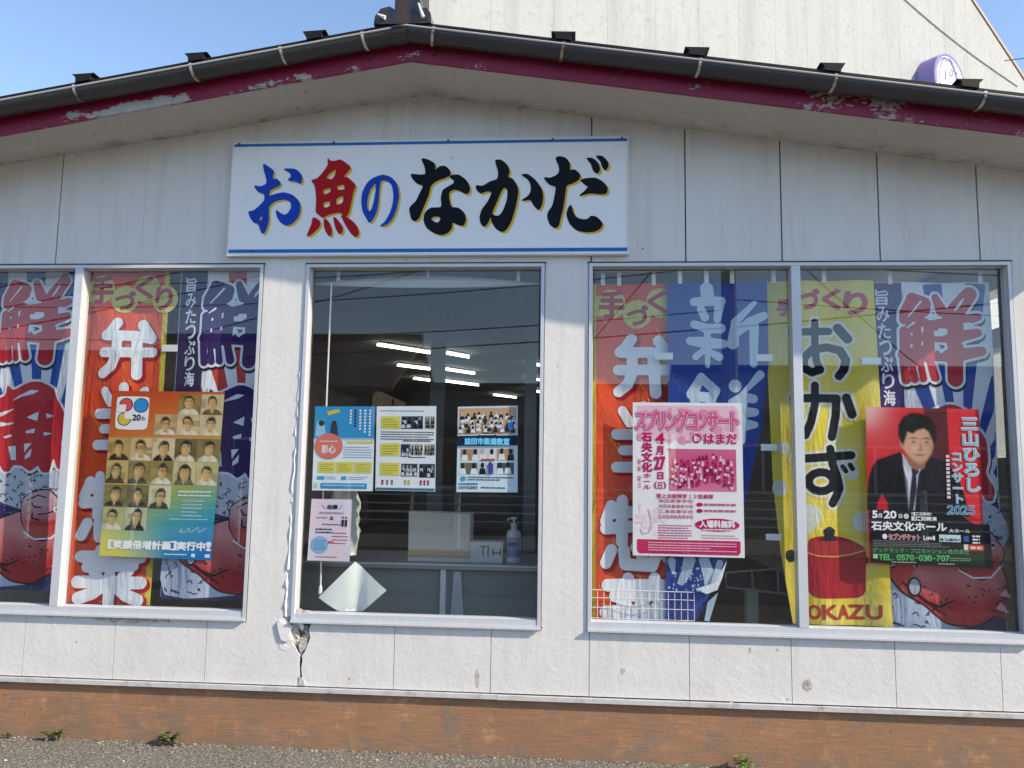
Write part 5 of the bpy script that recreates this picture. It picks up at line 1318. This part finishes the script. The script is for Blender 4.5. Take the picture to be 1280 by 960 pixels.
for i, ch in enumerate(tl):
    b = po.box(.025+i*.0945, .05, .025+(i+1)*.0945+.012, .185)
    po.P.char(ch, b, MAG, 3, .085, 34); po.P.char(ch, b, H('f0c0d6'), 4, .062, 34); po.P.char(ch, b, PNK, 5, .024, 34)
po.done('title')
po.ell(.585, .235, .042, .032, MAG, 3, 22); po.text('in', .56, .218, .61, .252, H('f4e0ea'), 4, .05); po.text('はまだ', .645, .20, .955, .27, H('f6e6ee'), 3, .08, q=30); po.text('はまだ', .645, .20, .955, .27, MAG, 4, .045, q=30); po.done('lettering')
po.text('4', .21, .205, .29, .27, MAG, 3, .07); po.text('月', .215, .285, .29, .345, MAG, 3, .05); po.text('27', .195, .36, .295, .44, MAG, 3, .06); po.text('日', .215, .455, .29, .505, MAG, 3, .05); po.text('(日)', .195, .52, .305, .57, MAG, 3, .02); po.done('lettering')
po.text('石央文化', .085, .195, .175, .46, MAG, 3, .06, True); po.text('ホール', .095, .465, .165, .575, MAG, 3, .03, True); po.text('令和７年', .315, .205, .355, .325, MAG, 3, .0, True, 18); po.text('開場', .045, .37, .075, .46, MAG, 3, 0, True, 16); po.text('開演', .045, .48, .075, .57, MAG, 3, 0, True, 16); po.done('lettering')
po.P.grid(lambda u, v: po.at(.33+.61*u, .305+.275*v), 8, 6, lambda u, v: mixc(H('cf3a78'), H('e88cb0'), .15+.8*abs(v-.35)), 1)
for j in range(5):
    for i in range(16):
        cx = .35+.57*(i+rr_.random()*.8)/16; cy = .37+.18*j/5+rr_.uniform(-.01, .01)+.02*math.sin(i*.5)
        po.ell(cx, cy, .012, .010, H('a80c4c') if rr_.random() < .7 else H('f0b4cc'), 2+j, 7); po.rect(cx-.013, cy+.008, cx+.013, cy+.026, rr_.choice([H('c4246a'), H('8c0c40'), H('f0c4d6')]), 2+j)
po.done('orchestra_photo')
for i, tx in enumerate(('陸上自衛隊第１３音楽隊', '浜田高等学校', '浜田商業高等学校', '江津高等学校', '石見智翠館高等学校')):
    po.text(tx, .215 if i == 0 else .23, .598+i*.034, .73 if i == 0 else .55, .598+i*.034+(.026 if i else .03), H('b02a64') if i else MAG, 3, .02 if i == 0 else .005, q=18)
for y_ in (.665, .705): po.ell(.605, y_, .028, .013, MAG, 3, 14); po.greek(.645, y_-.008, .93, 1, .02, .014, H('cc6a94'), 3, int(y_*100))
po.done('lettering')
po.ell(.76, .795, .20, .042, MAG, 2, 30); po.text('入場料無料', .60, .765, .92, .812, H('f8eef4'), 4, .045, q=28); po.greek(.63, .820, .90, 1, .02, .010, H('f4d4e2'), 4, 3); po.done('badge')
po.greek(.23, .80, .53, 6, .016, .007, H('c45a88'), 2, 51); po.greek(.62, .86, .95, 2, .016, .005, H('d080a4'), 2, 52); po.done('small_print')
po.poly([(.04, .895), (.965, .895), (.965, .965), (.945, .985), (.06, .985), (.04, .965)], MAG, 2); po.greek(.14, .912, .93, 4, .016, .006, H('f0c0d6'), 3, 53); po.done('footer_band')

# --- 7: singer's concert poster
zz = lambda pts: [(.0, .0)]
def red7(u, v):
    c = mixc(H('e2606a'), H('cc1e28'), min(1, (u*1.6+v*1.1))); 
    if u < .3 and v < .16: c = mixc(H('e8c4c4'), c, min(1, (u*3.2+v*6)))
    return c
po = Poster('red and black concert poster of a man in a dark suit', ((1082, 508.5), (1223.5, 511.5), (1231, 709), (1085.5, 704)), red7, nu=16, nv=22)
Z7 = lambda L: [((a-52)/650-.012*(b-40)/900*0, (b-40)/900+.0) for a, b in L]
SUIT = H('15141a')
def in_poly(U, V, L, soft=.006):
    L = Z7(L); sg = [(L[i], L[(i+1) % len(L)]) for i in range(len(L))]; d = seg_dist(U, V, sg); return sst(soft, -soft, np.where(inside(U, V, sg), -d, d))
def singer(U, V):
    img = np.zeros(U.shape+(3,)); c0, c1 = np.array(H('e02c36')), np.array(H('b01a22'))
    t = np.clip(U*.5+V*.7, 0, 1)[..., None]; img[:] = c0*(1-t)+c1*t
    img = lay(img, H('f0c8c4'), .85*np.exp(-((U-.02)/.16)**2-((V-.03)/.12)**2)); img = lay(img, H('dc4450'), .6*np.exp(-((U-.16)/.16)**2-((V-.22)/.16)**2))
    img = lay(img, H('43262a'), in_poly(U, V, [(385,30),(522,30),(528,420),(385,420)], .012)*.9)  # dark band behind the head: a reflection in the pane, painted into the print
    img = lay(img, H('e2303a'), in_poly(U, V, [(520,30),(760,30),(760,700),(640,660),(560,470),(528,380)], .006))
    suit = np.maximum(in_poly(U, V, [(40,640),(62,450),(85,385),(112,348),(180,322),(245,298),(280,350),(300,640)]), in_poly(U, V, [(280,640),(300,430),(375,378),(415,322),(500,342),(545,395),(580,470),(605,540),(625,660),(300,660)]))
    sc = np.array(H('17161c')); tex = 1+.55*np.exp(-((U-.16)/.06)**2-((V-.42)/.1)**2)+.7*np.exp(-((U-.60)/.05)**2-((V-.48)/.10)**2)+.25*np.sin(60*U+25*V)*np.exp(-((V-.6)/.2)**2)
    img = img*(1-suit[..., None])+sc*tex[..., None]*suit[..., None]
    img = lay(img, H('dcdce6'), in_poly(U, V, [(258,308),(300,380),(352,392),(372,372),(345,430),(318,640),(286,640),(266,430)]))
    img = lay(img, H('a9abba'), in_poly(U, V, [(258,308),(285,350),(300,400),(290,420),(262,360)])*.6)
    img = lay(img, H('26243a'), in_poly(U, V, [(305,388),(348,384),(350,415),(336,430),(334,520),(312,640),(286,640),(296,520),(310,425)]))
    img = lay(img, H('c8202c'), in_poly(U, V, [(137,545),(166,590),(168,640),(104,640),(112,590)]))
    img = lay(img, H('0f0e13'), in_poly(U, V, [(225,430),(262,395),(285,470),(290,640),(245,640)])*.8)
    img = lay(img, H('9c6a52'), in_poly(U, V, [(278,320),(400,330),(380,390),(335,402),(296,378)], .01))
    F = [(258,235),(262,180),(310,140),(390,140),(436,185),(440,250),(426,300),(400,338),(370,362),(348,364),(318,345),(286,308),(262,280),(248,262),(246,232)]
    fm = in_poly(U, V, F, .012); xx, yy = (U*650+52-350)/95, (V*900+40-255)/115
    sk = np.array(H('d6a286'))*(1.02-.30*sst(.35, 1.05, xx)-.16*sst(-.6, -1.05, xx)-.20*sst(.55, 1.05, yy)+.10*np.exp(-((xx+.2)/.4)**2-((yy+.35)/.4)**2))[..., None]
    img = img*(1-fm[..., None])+sk*fm[..., None]
    hm = in_poly(U, V, [(236,200),(238,145),(262,98),(312,68),(372,72),(428,100),(455,150),(452,215),(440,262),(430,222),(410,178),(385,160),(345,172),(322,192),(290,182),(278,222),(262,262),(250,240)], .010)
    hc = np.array(H('1a1517'))*(1+1.6*np.exp(-((xx+.45)/.25)**2-((yy+1.25)/.22)**2)+.5*np.sin(26*xx+9*yy))[..., None]; img = img*(1-hm[..., None])+np.clip(hc, 0, 1)*hm[..., None]
    for ex in (324, 398):
        a, b = (U*650+52-ex), (V*900+40-238)
        img = lay(img, H('efe6e0'), .5*np.exp(-(a/17)**2-(b/5)**2)); img = lay(img, H('1a1012'), .95*np.exp(-(a/12)**2-(b/6)**2)); img = lay(img, H('1e1416'), .85*np.exp(-(a/24)**2-((b+22-.004*a*a)/5)**2)); img = lay(img, H('8c5c48'), .35*np.exp(-(a/18)**2-((b-14)/6)**2))
    a, b = U*650+52-358, V*900+40
    img = lay(img, H('9a644e'), .55*np.exp(-((a-6)/9)**2-((b-262)/26)**2)); img = lay(img, H('7c4636'), .6*np.exp(-(a/18)**2-((b-284)/5)**2)); img = lay(img, H('a04844'), .85*np.exp(-(a/28)**2-((b-314)/6)**2)); img = lay(img, H('6c2c2c'), .6*np.exp(-(a/30)**2-((b-312)/2.5)**2)); img = lay(img, H('f0dcc8'), .25*np.exp(-((a+28)/18)**2-((b-275)/16)**2))
    return np.clip(img, 0, 1)
photo(po, 0.0, 0.0, 1.0, .70, 130, 126, lambda U, V: singer(U, V*.70), 'printed_portrait')
po.poly(Z7([(64,636),(300,632),(560,640),(650,700),(735,700),(749,948),(66,935)]), H('0e0c10'), 5); po.done('black_panel')
BL7, BK7 = H('e6f2fa'), H('3a6c8c')
for tx, b in (('三山ひろし', (.845, .045, .985, .535)), ('コンサート', (.745, .275, .835, .61))):
    bb = po.box(*b)
    po.P.line(tx, bb, H('dff0fa'), 6, .075, True, 28); po.P.line(tx, bb, H('4a7ea4'), 7, .026, True, 28); po.P.line(tx, bb, H('bfe2f2'), 8, -.004, True, 28)
po.text('2025', .685, .62, .925, .675, H('bfe0f0'), 8, .06, shear=.15); po.text('2025', .685, .62, .925, .675, H('2f6f9a'), 9, .0, shear=.15); po.done('title')
for k in range(11): po.rect(.695, .30+k*.026, .725, .30+k*.026+.017, H('f0d8d8'), 6)
po.done('small_print')
WT = H('f0f0f2')
po.text('5', .04, .668, .085, .712, WT, 6, .07); po.text('月', .09, .682, .13, .712, WT, 6, .03); po.text('20', .14, .666, .25, .712, WT, 6, .06); po.text('日', .265, .682, .305, .71, WT, 6, .03); po.ell(.335, .697, .022, .016, WT, 6, 18); po.text('火', .320, .687, .350, .707, INK, 7, .0, q=18)
po.text('(12:45開場)', .38, .668, .555, .69, WT, 6, .015, q=20); po.text('13:30開演', .38, .695, .60, .722, WT, 6, .03, q=22); po.done('lettering')
po.text('石央文化ホール', .03, .728, .685, .79, WT, 6, .045, q=30); po.text('大ホール', .70, .765, .885, .792, WT, 6, .02, q=24); po.done('lettering')
po.ell(.145, .828, .022, .017, WT, 6, 16); po.text('セブンチケット', .175, .808, .455, .848, H('f4eae8'), 6, .07, q=24); po.text('セブンチケット', .175, .808, .455, .848, H('d03a30'), 7, .02, q=24)
po.text('Loppi', .48, .815, .58, .842, WT, 6, .05, q=22); po.rect(.615, .805, .80, .85, H('cfe4ea'), 6); po.text('FamilyMart', .665, .826, .795, .845, H('1c5a6c'), 7, .02, q=18); po.rect(.622, .828, .652, .845, H('1c7a6a'), 7); po.rect(.825, .81, .87, .845, H('3a62b0'), 6); po.greek(.90, .805, .97, 3, .02, .010, WT, 6, 4); po.rect(.865, .862, .995, .90, H('cc3a26'), 6); po.rect(.825, .862, .862, .898, H('e8dcd8'), 6); po.greek(.88, .874, .98, 1, .02, .016, H('f0d8c8'), 7, 8); po.done('ticket_logos')
po.greek(.04, .852, .70, 4, .011, .005, H('707078'), 6, 61); po.done('small_print')
po.poly([(.03, .888), (.995, .905), (.995, .985), (.03, .975)], H('10301c'), 6)
GRN = H('3fa860')
po.text('グッドラック・プロモーション株式会社', .035, .893, .87, .93, GRN, 7, .015, q=26); po.rect(.04, .94, .08, .968, H('9cc8a4'), 7); po.text('TEL.0570-030-707', .09, .936, .70, .976, H('56b870'), 7, .04, q=26); po.greek(.70, .95, .88, 2, .012, .005, H('7aa884'), 7, 62); po.done('lettering')
po.greek(.2, .984, .50, 1, .01, .006, H('b0b0b4'), 7, 63); po.greek(.60, .986, .80, 1, .01, .006, H('b0b0b4'), 7, 64); po.done('small_print')

# ================================================================== THINGS BEHIND THE MIDDLE WINDOW
# counter with sliding-glass front
Yc = .34; zc_ = S(530, 704, Yc)[1]
cn = tag(empty('display_counter', (-.75, Yc, .25)), 'grey display counter running below the middle window, seen through the glass', 'counter')
bx('top', M['grey_metal'], cn, -1.45, .30, Yc, Yc+.62, zc_-.028, zc_)
bx('edge_trim', M['alu'], cn, -1.45, .30, Yc-.006, Yc-.0005, zc_-.010, zc_-.001)
bx('front_panel', M['counter_front'], cn, -1.45, .30, Yc+.04, Yc+.05, .26, zc_-.0285)
Xp = S(553, 740, Yc)[0]; bx('upright', M['white_pl'], cn, Xp-.014, Xp+.014, Yc+.010, Yc+.039, .26, zc_-.029)
m_ = MB(); Xq = S(570, 740, Yc)[0]; m_.prism([(Xq-.015, zc_-.04), (Xq+.02, zc_-.04), (Xq+.045, .50), (Xq-.03, .50)], Yc+.012, Yc+.03); m_.build('hanging_cloth', M['film'], cn)
# board box leaning on the counter
Y1 = .42
a, b = S(511, 640, Y1), S(586, 699, Y1)
bt = tag(empty('wooden_box', ((a[0]+b[0])/2, Y1, zc_)), 'pale plywood box with an orange wooden base on the counter', 'box')
m_ = MB(); m_.prism([(a[0]+.004, zc_+.001), (b[0], zc_+.001), (b[0]+.004, a[1]-.004), (a[0], a[1]+.002)], Y1, Y1+.16); m_.build('body', M['ply'], bt)
m_ = MB(); m_.box(a[0]+.004, b[0], Y1-.012, Y1-.0005, zc_+.03, zc_+.058); m_.build('base_strip', M['wood'], bt)
m_ = MB(); m_.prism([S(553, 668, Y1-.006), S(566, 641, Y1-.006), S(568, 641, Y1-.006), S(556, 668, Y1-.006)], Y1-.006, Y1-.001); m_.build('tape', M['white_pl'], bt)
a, b = S(587, 677, .43), S(628, 700, .43)
ct = tag(empty('carton', ((a[0]+b[0])/2, .43, zc_)), 'low white carton with printed lines beside the plywood box', 'carton')
m_ = MB(); m_.box(a[0], b[0], .43, .56, zc_+.001, a[1]); m_.build('body', M['carton'], ct)
P = Print(.4295); w = b[0]-a[0]
for x0_, z0_, x1_, z1_ in ((.30, .75, .52, .80), (.40, .30, .43, .75), (.55, .30, .58, .85), (.70, .45, .95, .50), (.70, .35, .73, .70), (.92, .35, .95, .70)): P.rect(a[0]+w*x0_, zc_+(a[1]-zc_)*z0_, a[0]+w*x1_, zc_+(a[1]-zc_)*z1_, H('50545a'), 1)
P.build('printed_lines', M['ink'], ct)
X = S(642, 690, .46)[0]; k1 = S(641, 690, .46)[0]-S(640, 690, .46)[0]
sb = tag(empty('pump_bottle', (X, .46, zc_)), 'white pump bottle of hand sanitiser at the right end of the counter', 'bottle')
m_ = MB(); m_.lathe([(.0365, .001), (.039, .006), (.039, .145), (.034, .165), (.016, .175), (.015, .19)], (X, .46, zc_), 20); m_.build('body', M['white_pl'], sb, True)
m_ = MB(); m_.lathe([(.018, .19), (.018, .205), (.006, .207), (.006, .225), (.016, .227), (.015, .238)], (X, .46, zc_), 14); m_.tube([(X, .46, zc_+.231), (X-.03, .455, zc_+.229), (X-.033, .455, zc_+.218)], .005, 6); m_.build('pump', M['white_pl'], sb)
m_ = MB(); V = []
for k in range(9):
    a = math.pi*(1.12+.76*k/8)
    for z_ in (.03, .135): V.append((X+.0396*math.cos(a), .46+.0396*math.sin(a), zc_+z_))
m_.add(V, [(2*k, 2*k+2, 2*k+3, 2*k+1) for k in range(8)]); m_.build('label_print', mat('bottle_label', H('8f93bc'), .5), sb)
m_ = MB(); m_.box(X-.026, X+.026, .4185, .4195, zc_+.088, zc_+.108); m_.build('brand_strip', mat('bottle_brand', H('4a2c6c'), .5), sb)
# blind rolled up at the head of the window, with its cord
Y2 = .10
bl = tag(empty('roller_blind', (-.72, Y2, 2.2)), 'pale blind pulled up in a sagging roll across the head of the middle window', 'blind')
m_ = MB(); V = []
n = 24
for k in range(n+1):
    f = k/n; u = 391+(677-391)*f; sw_ = math.sin(math.pi*f)
    t1 = S(u, 353-9*sw_+.5*math.sin(9*f), Y2); t2 = S(u, 355.5+3.5*sw_, Y2)
    V += [(t1[0], Y2+.012, t1[1]), (t1[0], Y2-.004-.010*sw_, (t1[1]+t2[1])/2), (t2[0], Y2+.012, t2[1])]
fs = []
for k in range(n): fs += [(3*k+1, 3*k, 3*k+3, 3*k+4), (3*k+2, 3*k+1, 3*k+4, 3*k+5), (3*k, 3*k+2, 3*k+5, 3*k+3)]
m_.add(V, fs); m_.build('slats', mat('blind_slat', (.62, .70, .76), .4), bl)
for u in (423, 535, 648):
    p = S(u, 345, Y2); bx('bracket', M['white_pl'], bl, p[0]-.008, p[0]+.008, Y2-.002, Y2+.012, p[1]-.025, 2.318)
cd = tag(empty('blind_cord', (S(400, 745, Y2)[0], Y2, S(400, 745, Y2)[1])), 'white blind cord with a small pull hanging at the left of the middle window', 'cord')
p = [S(u, v, Y2-.02) for u, v in ((414.5, 354), (409, 480), (404, 620), (400.5, 738))]
m_ = MB(); m_.tube([(a, Y2-.02, b) for a, b in p], .0042, 6); m_.build('cord', M['white_pl'], cd)
m_ = MB(); e_ = p[-1]; m_.lathe([(.003, .03), (.009, .012), (.010, -.012), (.004, -.022)], (e_[0], Y2-.02, e_[1]), 10); m_.build('pull', M['white_pl'], cd)
# sheet of paper leaning cornerwise against the glass
m_ = MB(); V = []; cs = [S(u, v, .09) for u, v in ((444, 702), (485, 737), (441, 775), (400, 746))]; n = 12
zf = ZL+.047
for sd in (0, .0009):
    for j in range(n+1):
        for i in range(n+1):
            a, b = i/n, j/n
            X = (cs[0][0]*(1-a)+cs[1][0]*a)*(1-b)+(cs[3][0]*(1-a)+cs[2][0]*a)*b; Z = (cs[0][1]*(1-a)+cs[1][1]*a)*(1-b)+(cs[3][1]*(1-a)+cs[2][1]*a)*b
            f = a+b; yy = .085-.018*math.sin(1.5*f)+.012*math.exp(-((a-b-.15)/.16)**2)+.006*math.sin(5*a-3*b)
            if Z < zf: yy -= (zf-Z)*.25; Z = zf+(zf-Z)*.02
            V.append((X, yy+sd, Z))
N1 = (n+1)**2
m_.add(V, [(j*(n+1)+i, (j+1)*(n+1)+i, (j+1)*(n+1)+i+1, j*(n+1)+i+1) for j in range(n) for i in range(n)]+[(N1+j*(n+1)+i, N1+j*(n+1)+i+1, N1+(j+1)*(n+1)+i+1, N1+(j+1)*(n+1)+i) for j in range(n) for i in range(n)])
tag(m_.build('leaning_paper', M['paper'], None, True), 'blank white sheet propped on its corner at the lower left of the middle window', 'paper')
# crumpled plastic bag behind the flyers
m_ = MB(); rr_ = random.Random(8); a, b = S(432, 606, .20), S(452, 694, .20)
V = []
for j in range(13):
    f = j/12; cz_ = a[1]+(b[1]-a[1])*f; wd_ = .055+.03*math.sin(3*f)+rr_.uniform(-.006, .006)
    for k in range(12):
        an = 2*math.pi*k/12; q = 1+rr_.uniform(-.18, .18); V.append((S(430, 650, .20)[0]+wd_*q*math.cos(an), .20+.05*q*math.sin(an), cz_))
m_.add(V, [(j*12+k, j*12+(k+1) % 12, (j+1)*12+(k+1) % 12, (j+1)*12+k) for j in range(12) for k in range(12)]+[tuple(range(12))])
tag(m_.build('plastic_bag', M['film'], None, True), 'crumpled clear plastic bag hanging behind the small pinkish flyer', 'bag')
# ---- behind the right-hand window: wire mesh tray and a wire rack
Y3 = .066; a, b = S(739, 737, Y3), S(868, 776, Y3)
ws = tag(empty('wire_basket', ((a[0]+b[0])/2, Y3, b[1])), 'white wire mesh basket at the bottom left of the right-hand window', 'basket')
m_ = MB(); w = b[0]-a[0]
for k in range(17): X = a[0]+w*k/16; m_.tube([(X, Y3, b[1]), (X, Y3, a[1]-(.0 if k else 0))], .0013, 4)
for f in (0, .28, .62, 1.0): z_ = a[1]+(b[1]-a[1])*f; m_.tube([(a[0], Y3-.002, z_), (b[0], Y3-.002, z_)], .0021 if f in (0,) else .0016, 4)
m_.build('front_mesh', M['rail_white'], ws)
Y4 = .55
rk = tag(empty('wire_rack', (S(945, 740, Y4)[0], Y4, S(945, 745, Y4)[1]-.4)), 'grey tubular wire rack standing inside between the blue and yellow banners', 'rack')
q = lambda u, v, d=0: (S(u, v, Y4)[0], Y4+d, S(u, v, Y4)[1])
m_ = MB()
m_.tube([q(907, 716), q(985, 710)], .006, 6); m_.tube([q(907, 716), q(908, 734), q(985, 743)], .006, 6); m_.tube([q(940, 713), q(941, 738)], .005, 6); m_.tube([q(972, 711), q(973, 741)], .005, 6)
m_.build('frame', M['alu'], rk)
m_ = MB(); e_ = q(941, 738); m_.box(e_[0]-.03, e_[0]+.03, Y4+.01, Y4+.07, .25, e_[2]); m_.build('pedestal', M['ply'], rk)

# ================================================================== WEEDS AT THE FOOT OF THE WALL
def weed(u, v, size, n, seed, label, leafm, up=.6):
    X = S(u, v, 0)[0]; r = random.Random(seed); Y = -.018
    t_ = tag(empty('weed', (X, Y, 0)), label, 'weed', 'weeds growing along the wall foot')
    m_ = MB(); s_ = MB()
    for k in range(n):
        an = r.uniform(0, 6.283); tilt = r.uniform(.2, 1.2)*(1-up*.5); l = size*r.uniform(.5, 1.0)
        d = Vector((math.cos(an)*math.sin(tilt), -abs(math.sin(an))*math.sin(tilt)*.7+.05, math.cos(tilt)))
        b0 = Vector((X+r.uniform(-.2, .2)*size, Y+r.uniform(-.1, .1)*size, 0)); mid = b0+d*l*.55
        s_.tube([b0-Vector((0, 0, .004)), mid], [.0014, .0009], 4)
        for j in range(r.choice([2, 3, 3])):
            c0 = b0.lerp(mid, r.uniform(.45, 1)); an2 = an+r.uniform(-1.6, 1.6); d2 = Vector((math.cos(an2), -abs(math.sin(an2))*.6, r.uniform(.05, .9))).normalized()
            ll = size*r.uniform(.22, .45); wv = d2.cross(Vector((0, 0, 1))).normalized()*ll*.24
            m_.add([c0, c0+d2*ll*.45+wv, c0+d2*ll-Vector((0, 0, ll*.15)), c0+d2*ll*.45-wv, c0+d2*ll*.5+Vector((0, 0, ll*.07))], [(0, 1, 4), (1, 2, 4), (2, 3, 4), (3, 0, 4)])
    m_.build('leaves', leafm, t_); s_.build('stem', M['stem'], t_)
weed(72, 922, .100, 20, 1, 'dark green weed tuft, second from the left at the wall foot', M['leaf'])
weed(213, 926, .110, 24, 2, 'bushy dark weed tuft, third from the left at the wall foot', M['leaf'])
weed(12, 918, .055, 9, 3, 'tiny weed at the far left of the wall foot', M['leaf'])
weed(932, 955, .13, 8, 4, 'bright green seedling standing alone at the right of the wall foot', M['leaf2'], 1.0)

COL.objects.unlink(_to); bpy.data.objects.remove(_to)
